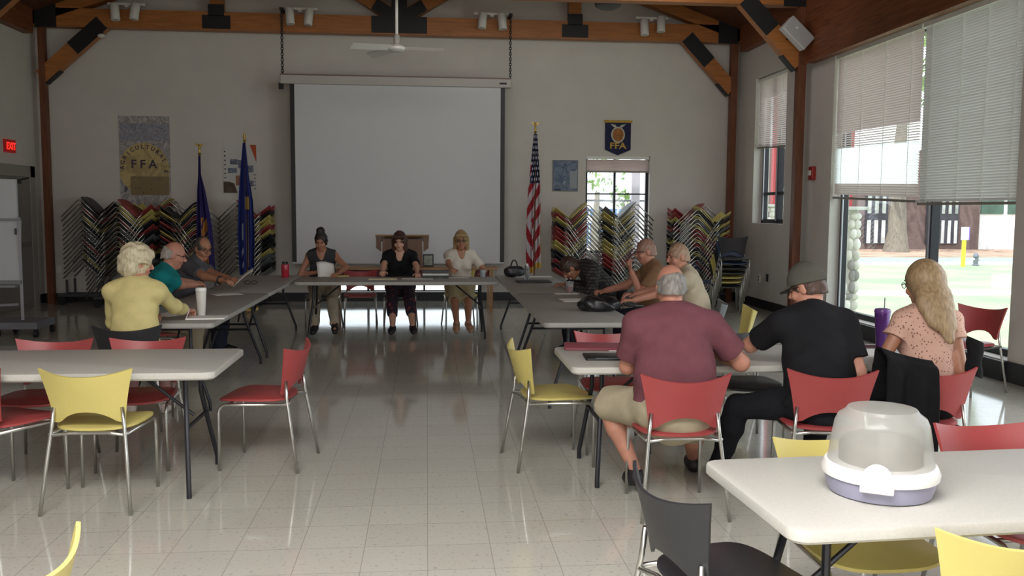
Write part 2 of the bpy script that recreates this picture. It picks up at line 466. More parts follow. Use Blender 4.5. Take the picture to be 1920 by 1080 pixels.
def blind_y(label, X, y0, y1, z0, z1, sm, pitch, tilt, cords, group=None, bright=None, sag=0., sm2=None):
    t = thing('window_blind', label, 'blind', (X, (y0+y1)/2, z1), 0, group)
    n = int((z1-z0-.06)/pitch)
    w = pitch*1.12
    m = MB(); mbr = MB()
    for i in range(n):
        z = -.06-i*pitch
        zz = z1+z
        a = R(tilt(zz) + random.uniform(-2, 2))
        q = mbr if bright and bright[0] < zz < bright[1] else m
        dz = sag*(i/n)
        hw, hl = w/2, (y1-y0)/2
        ca, sa = math.cos(a)*hw, math.sin(a)*hw
        vs = []
        for yy, dd in ((-hl, dz), (hl, 0)):
            vs += [(-ca, yy, z-dd+sa), (0+.002, yy, z-dd+.0015), (ca, yy, z-dd-sa)]
        q.add(vs, [(0, 1, 4, 3), (1, 2, 5, 4)])
    obj('slats', m, sm, t, 40)
    if bright: obj('slats', mbr, sm2 or SLAT_LIT, t, 40)
    obj('head_rail', MB().box2((-.03, -(y1-y0)/2, -.05), (.03, (y1-y0)/2, 0)), WHITE, t, 0)
    b = MB(); hl = (y1-y0)/2
    b.bar((0, -hl, z0-z1-sag), (0, hl, z0-z1), .045, .03)
    obj('bottom_rail', b, RAIL, t, 0)
    for c in cords:
        yy = -hl+(y1-y0)*c
        obj('ladder_tape', MB().box2((-w*.55-.004, yy-.006, z0-z1), (-w*.55, yy+.006, -.03)), MATS.setdefault('ladder_tape', None) or MATS.__setitem__('ladder_tape', slat_mat('ladder_tape', 'ffffff', .6)) or MATS['ladder_tape'], t, 0)
    return t

blind_y('closed grey venetian blind in the tall window nearest the camera', XR+.05, 8.15, 9.93, 1.73, 3.78, SLAT_G, .03, lambda z: 66, (.08, .33, .58, .9))
blind_y('sagging cream venetian blind with a lower band whitened as sunlit in the tall window', XR+.05, 9.97, 12.11, 1.83, 3.78, SLAT_W, .03, lambda z: 66 if z > 2.72 else (25 if z > 2.5 else (58 if z > 2.0 else 74)), (.1, .38, .66, .9), bright=(2.02, 2.5), sag=.07)
blind_y('half raised bent venetian blind in the narrow window beyond the column', XR+.07, AY0+.02, AY1-.02, 2.72, AZ1-.02, SLAT_W, .032, lambda z: 70 if z > 3.55 else 40, (.2, .8), sag=.06)
t = thing('window_blind', 'raised venetian blind bunched at the top of the small far window', 'blind', ((WX0+WX1)/2, YF+.06, WZ1))
hw = (WX1-WX0)/2-.01
obj('head_rail', MB().box2((-hw, -.03, -.06), (hw, .03, 0)), WHITE, t, 0)
m = MB()
for i in range(9): m.box((0, 0, -.08-i*.022), (2*hw-.02, .045, .003), Matrix.Rotation(R(35), 3, 'X'))
obj('slats', m, SLAT_W, t, 0)
obj('bottom_rail', MB().box2((-hw, -.025, -.3), (hw, .025, -.27)), RAIL, t, 0)

# ------------------------------------------------------------------ things on the walls
def exit_sign():
    p = at(21, 274, 'x', XL+.05)
    t = thing('exit_sign', 'small lit red EXIT sign above the grey door', 'sign', p)
    obj('housing', MB().box2((-.05, -.16, -.1), (.0, .16, .1)), mat('exit_housing', '2a0a08', .5, emit='a01010', estr=.35), t, 0)
    m = MB()
    M = Matrix(((0, 0, 1, .002), (1, 0, 0, 0), (0, 1, 0, -.005), (0, 0, 0, 1)))
    M = M @ Matrix.Scale(1, 4)
    # reads from inside the room (facing +X): x axis runs towards +Y
    text_mb(m, 'EXIT', M, .155, .004)
    obj('lettering', m, mat('exit_letters', 'e02a24', .4, emit='ff2a22', estr=1.6), t, 0)
exit_sign()

def alarm():
    p = at(1525, 325, 'x', XR-.01)
    t = thing('fire_alarm', 'small red fire alarm box on the wall beside the wooden column', 'alarm', p)
    r = mat('alarm_red', 'a32a28', .4)
    obj('housing', MB().box2((-.05, -.07, -.1), (.01, .07, .1)), r, t, 0, bevel=.01)
    obj('strobe', MB().box2((-.07, -.04, -.03), (-.05, .04, .04)), WHITE, t, 0, bevel=.005)
alarm()
for px, py, lb in ((1424, 522, 'pale wall outlet plate below the narrow window'), (1439, 521, 'dark wall outlet below the narrow window')):
    p = at(px, py, 'x', XR)
    o = thing('wall_outlet', lb, 'outlet', p)
    dark = 'dark' in lb
    obj('cover', MB().box2((-.012, -.04, -.06), (0, .04, .06)), BLACK if dark else WHITE, o, 0, bevel=.004)
    obj('socket', MB().box2((-.016, -.018, .008), (-.012, .018, .042)).box2((-.016, -.018, -.042), (-.012, .018, -.008)), mat('socket_face', '58585a', .5), o, 0)
p = at(110, 505, 'y', YF)
o = thing('wall_outlet', 'wall outlet low on the far wall beside the corner column', 'outlet', p)
obj('cover', MB().box2((-.04, -.012, -.06), (.04, 0, .06)), WHITE, o, 0, bevel=.004)

# FFA pennant over the small window
def pennant():
    c = at(1159, 228, 'y', YF-.02)
    x, z = c.x, c.z
    t = thing('pennant_banner', 'dark blue pennant banner with gold emblem and FFA letters above the small window', 'banner', (x, YF-.02, z))
    B = mat('banner_blue', '1d2144', .8, noise=.2, nscale=6); G = mat('banner_gold', 'c9a343', .6, noise=.2, nscale=30); O = mat('emblem_orange', 'b9772a', .6, noise=.5, nscale=40, col2='7c4a18'); W = mat('emblem_pale', 'b9b6a6', .6, noise=.4, nscale=60)
    hw = .235
    M0 = wallM(0, 0, 0)
    obj('cloth', MB().prism([(-hw, -.5), (0, -.6), (hw, -.5), (hw, 0), (-hw, 0)], .008, M0), B, t, 0)
    obj('rod', MB().tube([(-hw-.02, -.012, .0), (hw+.02, -.012, 0)], .022), G, t)
    ri = MB(); ri.prism([(.125*math.cos(2*math.pi*k/28), -.235+.145*math.sin(2*math.pi*k/28)) for k in range(28)], .004, wallM(0, -.008, 0))
    obj('emblem_ring', ri, W, t, 0)
    ri = MB(); ri.prism([(.1*math.cos(2*math.pi*k/28), -.235+.12*math.sin(2*math.pi*k/28)) for k in range(28)], .004, wallM(0, -.011, 0))
    obj('emblem_disc', ri, O, t, 0)
    e = MB(); e.prism([(-.14, -.045), (-.05, -.06), (-.03, -.095), (.03, -.095), (.05, -.06), (.14, -.045), (.1, -.085), (.04, -.12), (-.04, -.12), (-.1, -.085)], .004, wallM(0, -.014, 0))
    obj('emblem_eagle', e, W, t, 0)
    m = MB(); text_mb(m, 'FFA', wallM(0, -.012, -.435), .15, .006)
    for i, v in enumerate(m.v): m.v[i] = (v[0]*1.25, v[1], v[2])
    obj('lettering', m, G, t, 0)
pennant()

def noise_img(name, cols, scale, detail=8, dist=1.2):
    m = mat(name, cols[0], .7)
    nt = m.node_tree; N = nt.nodes; L = nt.links; b = N['Principled BSDF']
    tc = N.new('ShaderNodeTexCoord'); n = N.new('ShaderNodeTexNoise'); n.inputs['Scale'].default_value = scale; n.inputs['Detail'].default_value = detail; n.inputs['Distortion'].default_value = dist
    L.new(tc.outputs['Object'], n.inputs['Vector'])
    cr = N.new('ShaderNodeValToRGB'); e = cr.color_ramp.elements
    while len(e) < len(cols): e.new(.5)
    for i, c in enumerate(cols): e[i].position = .3+.4*i/(len(cols)-1); e[i].color = lin(c)
    L.new(n.outputs['Fac'], cr.inputs['Fac']); L.new(cr.outputs['Color'], b.inputs['Base Color'])
    return m

def farm_poster():
    a = at(222, 217, 'y', YF); b = at(322, 388, 'y', YF)
    w, h = b.x-a.x, a.z-b.z
    t = thing('wall_poster', 'tall faded poster with FFA letters and an arc of lettering on the far wall', 'poster', ((a.x+b.x)/2, YF-.004, (a.z+b.z)/2))
    P = noise_img('faded_poster_print', ['5d5a66', 'b5b0ae', '8f8a88', 'c9c4c2', '7a7684'], 5, 9, 2)
    obj('sheet', MB().box2((-w/2, -.006, -h/2), (w/2, 0, h/2)), P, t, 0)
    Y_ = noise_img('faded_yellow_print', ['b39f6c', 'c9b67f', 'a89468', 'bfae7f'], 4)
    d = MB(); cx, cz, rr = -.02, -.12, .42
    poly = []
    for k in range(40):
        an = 2*math.pi*k/40
        poly.append((max(-w/2+.005, min(w/2-.005, cx+rr*math.cos(an))), max(-h/2+.08, cz+rr*1.05*math.sin(an))))
    d.prism(poly, .003, wallM(0, -.006, 0)); obj('emblem_disc', d, Y_, t, 0)
    INK = mat('poster_ink', '4a3f52', .7)
    m = MB(); text_mb(m, 'F F A', wallM(cx-.0, -.011, cz+.07), .2, .004); obj('lettering', m, INK, t, 0)
    m = MB(); s = 'AGRICULTURAL E'
    for i, ch in enumerate(s):
        an = R(178-i*14.2)
        x, z = cx+.36*math.cos(an), cz+.0+.37*math.sin(an)
        if abs(x) > w/2-.03 or ch == ' ': continue
        M = wallM(x, -.011, z) @ Matrix.Rotation(an-math.pi/2, 4, 'Z')
        text_mb(m, ch, M, .095, .004)
    obj('lettering', m, INK, t, 0)
    pic = MB().box2((-.25, -.012, -h/2+.2), (w/2-.03, -.009, -h/2+.52)); obj('picture_panel', pic, noise_img('farm_print', ['5f5a50', '8a7a58', '94805a', '6d6a70'], 6, 6, 3), t, 0)
    sk = MB().box2((-w/2+.02, -.01, h/2-.42), (w/2-.02, -.007, h/2-.12)); obj('picture_panel', sk, noise_img('sky_print', ['58586a', 'aaa9b4', '7d7b88', 'c4c2c8'], 7, 8, 3), t, 0)
farm_poster()

def photo_poster():
    a = at(418, 271, 'y', YF); b = at(482, 362, 'y', YF); w, h = b.x-a.x, a.z-b.z
    t = thing('wall_poster', 'white poster with small photographs and orange corner behind the blue flag', 'poster', ((a.x+b.x)/2, YF-.004, (a.z+b.z)/2))
    obj('sheet', MB().box2((-w/2, -.006, -h/2), (w/2, 0, h/2)), mat('poster_white', 'cfcdca', .7), t, 0)
    obj('corner_stripe', MB().prism([(w/2-.11, h/2), (w/2, h/2), (w/2, h/2-.3)], .002, wallM(0, -.006, 0)), mat('poster_orange', 'b5532c', .7), t, 0)
    blob = noise_img('photo_print', ['3c4a68', '8890a0', '50586a', 'b0b4ba'], 14, 6, 1)
    for x, z, ww, hh, mm in ((-.1, .12, .13, .09, blob), (.02, .08, .1, .14, blob), (-.13, -.03, .15, .09, blob), (.17, .0, .12, .12, blob), (-.01, -.2, .13, .17, mat('poster_skin', '9a6a58', .7, noise=.2)), (.2, -.25, .06, .1, blob)):
        obj('photograph', MB().box((x, -.007, z), (ww, .003, hh)), mm, t, 0)
    obj('photograph', MB().prism([(-w/2, -h/2), (-.05, -h/2), (-.1, -.25), (-.2, -.22), (-w/2, -.22)], .003, wallM(0, -.006, 0)), mat('poster_brown', '57483a', .7, noise=.3), t, 0)
    dm = MB()
    for k in range(7): dm.box((-w/2+.03, -.007, h/2-.12-k*.075), (.025, .003, .022))
    for k in range(5): dm.box((w/2-.03, -.007, -.1-k*.06), (.02, .003, .02))
    obj('dot_marks', dm, BLACK, t, 0)
photo_poster()
a = at(1036, 300, 'y', YF); b = at(1083, 359, 'y', YF); w, h = b.x-a.x, a.z-b.z
t = thing('wall_poster', 'small framed blue grey picture on the far wall beside the striped flag', 'picture', ((a.x+b.x)/2, YF-.01, (a.z+b.z)/2))
obj('frame', MB().box2((-w/2, -.01, -h/2), (w/2, .01, h/2)), mat('picture_edge', '74787c', .5), t, 0)
obj('print', MB().box2((-w/2+.015, -.014, -h/2+.015), (w/2-.015, -.01, h/2-.015)), noise_img('blue_print', ['39455c', '7f8b9d', '566780', 'a5adb8'], 7, 5, 1), t, 0)
obj('pale_panel', MB().box2((w*.18, -.016, -h*.4), (w/2-.02, -.014, h*.15)), mat('pale_print', '9aa0a8', .6), t, 0)

# ------------------------------------------------------------------ projection screen hung on chains
def screen():
    Y = 15.5
    a = at(526, 140, 'y', Y); b = at(958, 158, 'y', Y); sl = at(543, 158, 'y', Y); sr = at(947, 160, 'y', Y); bt = at(546, 492, 'y', Y)
    t = thing('projection_screen', 'large pulled down white projection screen with black side borders hung on chains', 'screen', ((a.x+b.x)/2, Y, a.z))
    cx = t.location.x
    obj('case', MB().box2((a.x-cx, -.06, -.15), (b.x-cx, .08, 0)), mat('screen_case', 'bdb8b2', .5), t, 0, bevel=.012)
    obj('case_lip', MB().box2((a.x-cx, -.065, -.012), (b.x-cx, .085, .012)), mat('case_lip', '7d6560', .5), t, 0)
    zb = bt.z-a.z
    obj('black_border', MB().box2((sl.x-cx, .0, zb), (sr.x-cx, .006, -.14)), BLACK, t, 0)
    obj('white_surface', MB().box2((sl.x-cx+.075, -.004, zb+.0), (sr.x-cx-.075, 0, -.14)), mat('screen_cloth', 'd3d5d8', .75), t, 0)
    obj('weight_bar', MB().tube([(sl.x-cx, .003, zb-.01), (sr.x-cx, .003, zb-.01)], .018), mat('bar_white', 'cccccc', .5), t)
    obj('pull_hook', MB().box2((a.x-cx-.03, -.05, -.24), (a.x-cx+.05, -.02, -.14)), STEEL, t, 0)
    obj('end_clip', MB().box2((b.x-cx-.2, -.07, -.1), (b.x-cx-.08, -.06, -.07)), STEEL, t, 0)
    for px in (529, 957):
        x = at(px, 100, 'y', Y).x-cx
        m = MB()
        n = 24; dz = (4.93-a.z)/n
        for k in range(n):
            z = dz*(k+.5)
            ring = [(math.cos(q*math.pi/4)*.018*(1 if k % 2 else .25), math.cos(q*math.pi/4)*.018*(.25 if k % 2 else 1), z+math.sin(q*math.pi/4)*dz*.68) for q in range(8)]
            m.tube(ring, .0075, 5, closed=True)
        chn = obj('chain', m, STEEL, t)
        obj('hanger', MB().box2((x-.03, -.03, 4.91-a.z), (x+.03, .3, 4.95-a.z)), STEEL, t, 0)
        chn.location = (x, 0, 0)
screen()

# ------------------------------------------------------------------ track lights on the far truss, ceiling fan, speaker
def track_light(px1, py1, px2, py2, lab, tl):
    Y = 15.6
    a, b = at(px1, py1, 'y', Y), at(px2, py2, 'y', Y)
    c = (a+b)/2
    t = thing('track_light', lab, 'light', (c.x, Y, 4.96))
    zo = c.z-4.96
    obj('track', MB().box2((a.x-c.x-.14, -.02, -.02), (b.x-c.x+.14, .02, .015)).box2((-.03, 0, -.045), (.03, .2, .01)), WHITE, t, 0)
    for q, s in ((a, -1), (b, 1)):
        M = Matrix.Rotation(R(tl*s), 3, 'Y') @ Matrix.Rotation(R(-8), 3, 'X')
        o = obj('lamp_can', MB().lathe([(.066, -.13), (.072, -.125), (.072, .12), (.06, .135)], (0, 0, 0), 20, M), WHITE, t, 40, loc=(q.x-c.x, -.09, q.z-4.96))
        obj('yoke', MB().tube([(0, .09, -(q.z-4.96)), (0, .05, .0)], .012), WHITE, o)
        obj('lamp_face', MB().lathe([(.055, -.132), (.055, -.128)], (0, 0, 0), 20, M), mat('lamp_face', 'b5b2aa', .3), o)
track_light(219, 25, 256, 24, 'pair of white can spotlights on the beam nearest the door corner', 6)
track_light(545, 33, 580, 35, 'pair of white can spotlights on the beam beside the chain nearest the blue flag', 5)
track_light(904, 41, 941, 43, 'pair of white can spotlights on the beam beside the chain nearest the striped flag', -5)
track_light(1206, 54, 1237, 48, 'pair of white can spotlights on the beam nearest the window wall', 2)

def fan():
    c = at(744, 90, 'y', 13.6)
    t = thing('ceiling_fan', 'white three blade ceiling fan hanging on a long rod', 'fan', c)
    W = WHITE
    obj('motor', MB().lathe([(.03, -.06), (.09, -.055), (.125, -.025), (.125, .01), (.09, .04), (.04, .06)], (0, 0, 0), 28), W, t)
    obj('coupling', MB().lathe([(.045, .06), (.05, .1), (.05, .16), (.03, .2)], (0, 0, 0), 20), mat('fan_coupling', 'a9a59c', .5), t)
    obj('rod', MB().tube([(0, 0, .15), (0, 0, 2.75)], .022), W, t)
    obj('rod_collar', MB().lathe([(.03, .8), (.05, .82), (.05, .88), (.03, .92)], (0, 0, 0), 16), W, t)
    for an in (-8, 128, 205):
        d = Vector((math.cos(R(an)), math.sin(R(an)), 0)); s = Vector((-d.y, d.x, 0))
        def fn(u, v, d=d, s=s):
            l = .1+u*.6; w = .05+.012*u
            q = d*l+s*(v-.5)*2*w; q.z = (v-.5)*.06-.03*u
            return q
        m = MB().grid(fn, 8, 4); m2 = MB()
        m2.v = [(x, y, z-.008) for x, y, z in m.v]; m.add(m2.v, [f[::-1] for f in m.f[:]])
        obj('blade', m, W, t)
fan()

def speaker():
    a, b = at(1466, 45, 'y', 12.55), at(1500, 93, 'y', 12.55)
    c = at(1494, 63, 'y', 12.55)
    t = thing('wall_speaker', 'white loudspeaker box tilted on the brace of the near column', 'speaker', c)
    M = Matrix.Rotation(R(43), 3, 'Y') @ Matrix.Rotation(R(0), 3, 'X')
    bo = MB().box((0, 0, 0), (.45, .16, .235), M)
    obj('cabinet', bo, mat('speaker_white', 'c9c7c4', .5), t, 0, bevel=.015)
    obj('grille', MB().box((0, -.085, 0), (.42, .015, .21), M), mat('speaker_grille', 'b4b3b3', .7, bump=.4, bscale=400), t, 0, bevel=.005)
    obj('badge', MB().box(M @ Vector((-.07, -.095, .02)), (.03, .006, .03), M), WHITE, t, 0)
    obj('bracket', MB().bar((0, .1, 0), (-.03, .3, -.02), .05, .05), STEEL, t, 0)
speaker()
p = at(190, 67, 'y', 15.6)
t = thing('spot_sensor', 'tiny white sensor head under the beam next to the corner brace', 'sensor', p)
obj('head', MB().sphere((0, 0, 0), (.06, .05, .035)), WHITE, t)
obj('arm', MB().bar((-.02, .02, .02), (-.04, .2, .1), .03, .03), STEEL, t, 0)
p = at(1140, 3, 'y', 14.6)
t = thing('ceiling_fixture', 'round dark grey ceiling fixture above the beam', 'fixture', p)
obj('drum', MB().lathe([(.12, -.12), (.2, -.08), (.23, .0), (.23, .15)], (0, 0, 0), 24), mat('fixture_grey', '5b5c60', .5), t)
obj('stem', MB().tube([(0, 0, .1), (0, 0, 1.25)], .02), STEEL, t)

# ================================================================== FURNITURE
def arc_pt(c, r, a0, a1, n, f):
    return [f(c, r, R(a0+(a1-a0)*k/n)) for k in range(n+1)]

def make_chair_meshes():
    """chair facing +Y, origin on the floor under the seat centre"""
    out = {}
    # seat: soft tapered plate
    def seat():
        m = MB(); prof = []
        n = 40
        for k in range(n):
            a = 2*math.pi*k/n
            ca, sa = math.cos(a), math.sin(a)
            e = 2/3.4
            x = .225*math.copysign(abs(ca)**e, ca); y = .22*math.copysign(abs(sa)**e, sa)
            x *= 1+.06*(y/.22)
            prof.append((x, y))
        rings = []
        for ins, dz in ((.02, -.012), (0, -.006), (0, .006), (.012, .012)):
            rings.append([Vector((x*(1-ins/.22), y*(1-ins/.22), .452+dz-.018*max(0, (y-.12)/.1)**2*.6-.008*(1-(x/.23)**2))) for x, y in prof])
        c = len(rings); vs = [v for r_ in rings for v in r_]+[Vector((0, 0, .430)), Vector((0, 0, .450))]
        fs = []
        for j in range(c-1):
            for i in range(n): fs.append((j*n+i, j*n+(i+1) % n, (j+1)*n+(i+1) % n, (j+1)*n+i))
        for i in range(n):
            fs.append((i, c*n, (i+1) % n)); fs.append(((c-1)*n+i, (c-1)*n+(i+1) % n, c*n+1))
        m.add(vs, fs); return m.mesh('seat')
    # backrest: curved shell, concave top, arched bottom, flared corners
    def back():
        m = MB(); th = .012
        nu, nv = 18, 8
        def pt(u, v, off):
            s = 2*u-1
            ztop = .745+.038*abs(s)**2.2
            zbot = .485+.065*(1-min(1, abs(s)/.82)**2.2)
            z = zbot+(ztop-zbot)*v
            hw = .184+.058*(max(0, z-.48)/.3)**1.4
            x = s*hw
            y = -.235-.09*((z-.48)/.3)+.085*(abs(s)**2)*(.45+.55*v)
            nrm = Vector((-s*.55, 1, .25)).normalized()
            return Vector((x, y, z))+nrm*off
        for off, fl in ((th/2, False), (-th/2, True)):
            b = len(m.v)
            m.v.extend([tuple(pt(i/nu, j/nv, off)) for j in range(nv+1) for i in range(nu+1)])
            for j in range(nv):
                for i in range(nu):
                    a = b+j*(nu+1)+i; f = (a, a+1, a+nu+2, a+nu+1)
                    m.f.append(f[::-1] if not fl else f); m.mi.append(0)
        N = (nu+1)*(nv+1)
        def idx(i, j): return j*(nu+1)+i
        border = [idx(i, 0) for i in range(nu)]+[idx(nu, j) for j in range(nv)]+[idx(i, nv) for i in range(nu, 0, -1)]+[idx(0, j) for j in range(nv, 0, -1)]
        for k in range(len(border)):
            a, b = border[k], border[(k+1) % len(border)]
            m.f.append((a, b, b+N, a+N)); m.mi.append(0)
        return m.mesh('backrest')
    def front_leg(s):
        pts = [(s*.215, .19, 0), (s*.212, .19, .37)]
        pts += [(s*.212, .19-.05+.05*math.cos(R(a)), .37+.05*math.sin(R(a))) for a in (20, 45, 70, 90)]
        pts += [(s*.2, -.238, .425)]
        return MB().tube(pts, .0105, 8).mesh('leg')
    def rear_leg(s):
        pts = [(s*.235, -.31, 0), (s*.207, -.262, .3), (s*.19, -.235, .46), (s*.178, -.228, .57)]
        return MB().tube(pts, .0105, 8).mesh('leg')
    out['seat'] = seat(); out['back'] = back()
    out['legs'] = [front_leg(-1), front_leg(1), rear_leg(-1), rear_leg(1)]
    out['bars'] = [MB().tube([(-.2, -.242, .42), (-.1, -.225, .428), (.1, -.225, .428), (.2, -.242, .42)], .01, 8).mesh('crossbar'),
                   MB().tube([(-.21, .12, .422), (.21, .12, .422)], .01, 8).mesh('crossbar')]
    return out
CHM = make_chair_meshes()
CHAIR_SRC = {}

def colored(me, m):
    c = me.copy(); c.materials.clear(); c.materials.append(m)
    c.polygons.foreach_set('use_smooth', [True]*len(c.polygons)); c.set_sharp_from_angle(angle=R(50))
    return c
for me in CHM['legs']+CHM['bars']:
    me.materials.append(CHROME2); me.polygons.foreach_set('use_smooth', [True]*len(me.polygons))
SHELLS = {k: (colored(CHM['seat'], m), colored(CHM['back'], m)) for k, m in PLAST.items()}

def chair(color, loc, rz, label, group=None, bars=True, name='stacking_chair', cat='chair', M=None):
    t = thing(name, label, cat, loc, rz, group)
    if M is not None:
        t.matrix_world = M
    def ch(nm, me):
        o = bpy.data.objects.new(nm, me); COL.objects.link(o); o.parent = t
    ch('seat', SHELLS[color][0]); ch('backrest', SHELLS[color][1])
    for me in CHM['legs']: ch('leg', me)
    if bars:
        for me in CHM['bars']: ch('crossbar', me)
    return t

def facing(dx, dy):
    return math.atan2(-dx, dy)

def folding_table(x0, x1, y0, y1, label, rz=0., group=None, z=.735, length_axis=None, pivot=None, dark=True, top=None):
    """plastic folding table; long axis from its sizes"""
    cx, cy = (x0+x1)/2, (y0+y1)/2
    w, d = (x1-x0), (y1-y0)
    t = thing('folding_table', label, 'table', (cx, cy, 0), rz, group)
    obj('tabletop', MB().slab(-w/2, w/2, -d/2, d/2, z-.045, z, .06, 6, .01), top or TABLE, t)
    long_x = w >= d
    L_, D_ = (w, d) if long_x else (d, w)
    def P(a, b, zz): return (a, b, zz) if long_x else (b, a, zz)
    for e in (-1, 1):
        xe = e*(L_/2-.22)
        for s in (-1, 1):
            pts = [P(xe, s*D_*.2, z-.045), P(xe, s*D_*.2, .52), P(xe+e*.01, s*D_*.24, .42), P(xe+e*.05, s*D_*.40, .06), P(xe+e*.05, s*D_*.40, 0)]
            obj('leg', MB().tube(pts, .0145, 8), DARKTUBE, t)
        obj('crossbar', MB().tube([P(xe+e*.015, -D_*.26, .37), P(xe+e*.015, D_*.26, .37)], .012, 8), DARKTUBE, t)
        obj('crossbar', MB().tube([P(xe, -D_*.2, .66), P(xe, D_*.2, .66)], .012, 8), DARKTUBE, t)
        obj('brace', MB().tube([P(xe, 0, .4), P(xe-e*.32, 0, z-.07), P(xe-e*.36, 0, z-.045)], .01, 8), DARKTUBE, t)
    return t

TZ = .735
TABLE_SHADED = mat('grey_table_plastic', 'a3a19b', .5, noise=.04, nscale=90, bump=.12, bscale=260)  # same table plastic, the dimmer light of the far rows put into its colour
folding_table(-2.44, -1.67, 7.16, 9.72, 'folding table with the tall white cup, nearest the camera in its row', top=TABLE_SHADED)
folding_table(-2.44, -1.67, 9.74, 12.3, 'folding table where the grey shirt man reads, red flask at its far end', top=TABLE_SHADED)
folding_table(-1.64, .9, 11.14, 12.0, 'folding table in front of the screen where three women sit', top=TABLE_SHADED)
folding_table(.93, 1.7, 7.06, 9.66, 'folding table with a slumped black leather bag on its near end', top=TABLE_SHADED)
folding_table(.93, 1.7, 9.68, 12.28, 'folding table with a red drink and laptop at the far end of its row', top=TABLE_SHADED)
folding_table(-3.6, -1.17, 5.0, 5.86, 'empty white folding table by the yellow chair back')
folding_table(.83, 3.12, 5.03, 5.82, 'folding table where the maroon shirt, cap and pink blouse people sit')
folding_table(1.01, 3.15, 2.43, 3.17, 'white folding table under the cake carrier', rz=R(3))

# loose chairs --------------------------------------------------------------
def ch(color, x, y, ang, label, **k):
    """ang: heading in degrees clockwise from +Y (0 = facing the screen, 90 = facing the windows)"""
    return chair(color, (x, y, 0), R(-ang), label, **k)

ch('yellow', -1.8, 5.14, 2, 'empty yellow chair seen from behind at the white folding table')
ch('red', -2.36, 5.24, 26, 'red chair cut by the photo edge next to the yellow chair back')
ch('red', -2.42, 5.8, 180, 'red chair pushed in behind the empty table, farther from the aisle')
ch('red', -1.83, 5.82, 178, 'red chair pushed in behind the empty table, nearer the aisle')
ch('red', -1.07, 5.8, -81, 'single empty red chair in the aisle at the end of the white table')
ch('yellow', .837, 5.71, 82, 'single empty yellow chair in the aisle at the end of the maroon shirt table')
ch('yellow', 1.56, 3.0, 178, 'yellow chair behind the cake carrier, only its back top showing')
ch('red', 2.31, 3.18, 177, 'red chair back behind the cake table next to the black jacket')
ch('black', 1.0, 2.78, 76, 'empty black chair at the end of the cake table')
ch('yellow', 1.63, 2.47, 4, 'yellow chair closest to the camera at the cake table')
ch('yellow', -1.22, 2.27, -82, 'yellow chair fragment at the bottom edge near the camera')
ch('red', 4.88, 7.68, -114, 'red chair standing alone beside the tall window')
ch('yellow', 2.63, 7.8, -80, 'yellow chair seen edge on beyond the man in the cap')
ch('red', 1.28, 6.0, 180, 'red chair tucked behind the table with the red folder')
ch('black', 2.2, 5.98, 178, 'black chair tucked in between maroon shirt and cap man')
ch('red', -.92, 12.5, 176, 'empty red chair between the first two women')
# seats of the people
SEATS = {}
def seat(key, color, x, y, ang, label):
    SEATS[key] = (x, y, ang); ch(color, x, y, ang, label)
seat('cardigan', 'black', -2.19, 6.94, -4, 'black chair under the woman in the yellow cardigan')
seat('teal', 'red', -2.58, 8.75, 78, 'red chair under the man in the teal polo')
seat('greytee', 'black', -2.66, 10.2, 88, 'black chair under the man in the grey shirt')
seat('vest', 'grey', -1.42, 12.42, 180, 'grey chair under the woman in the dark vest')
seat('blacktop', 'black', -.37, 12.42, 180, 'black chair under the middle woman')
seat('whitetee', 'yellow', .46, 12.42, 176, 'yellow chair under the blond woman in white')
seat('plaid', 'black', 1.96, 9.95, -90, 'black chair under the man bending over the table')
seat('tan', 'red', 2.4, 9.2, -88, 'red chair under the bald man in the tan shirt')
seat('beige', 'grey', 2.55, 8.35, -75, 'grey chair under the man in the light beige shirt')
seat('maroon', 'red', 1.36, 4.79, 1, 'red chair under the man in the maroon polo')
seat('cap', 'red', 2.235, 4.86, 10, 'red chair under the man in the cap')
seat('blouse', 'red', 2.81, 4.9, 4, 'red chair with a black jacket over it under the blond woman in pink')
SEATS['blouse'] = (2.885, 4.9, 4)

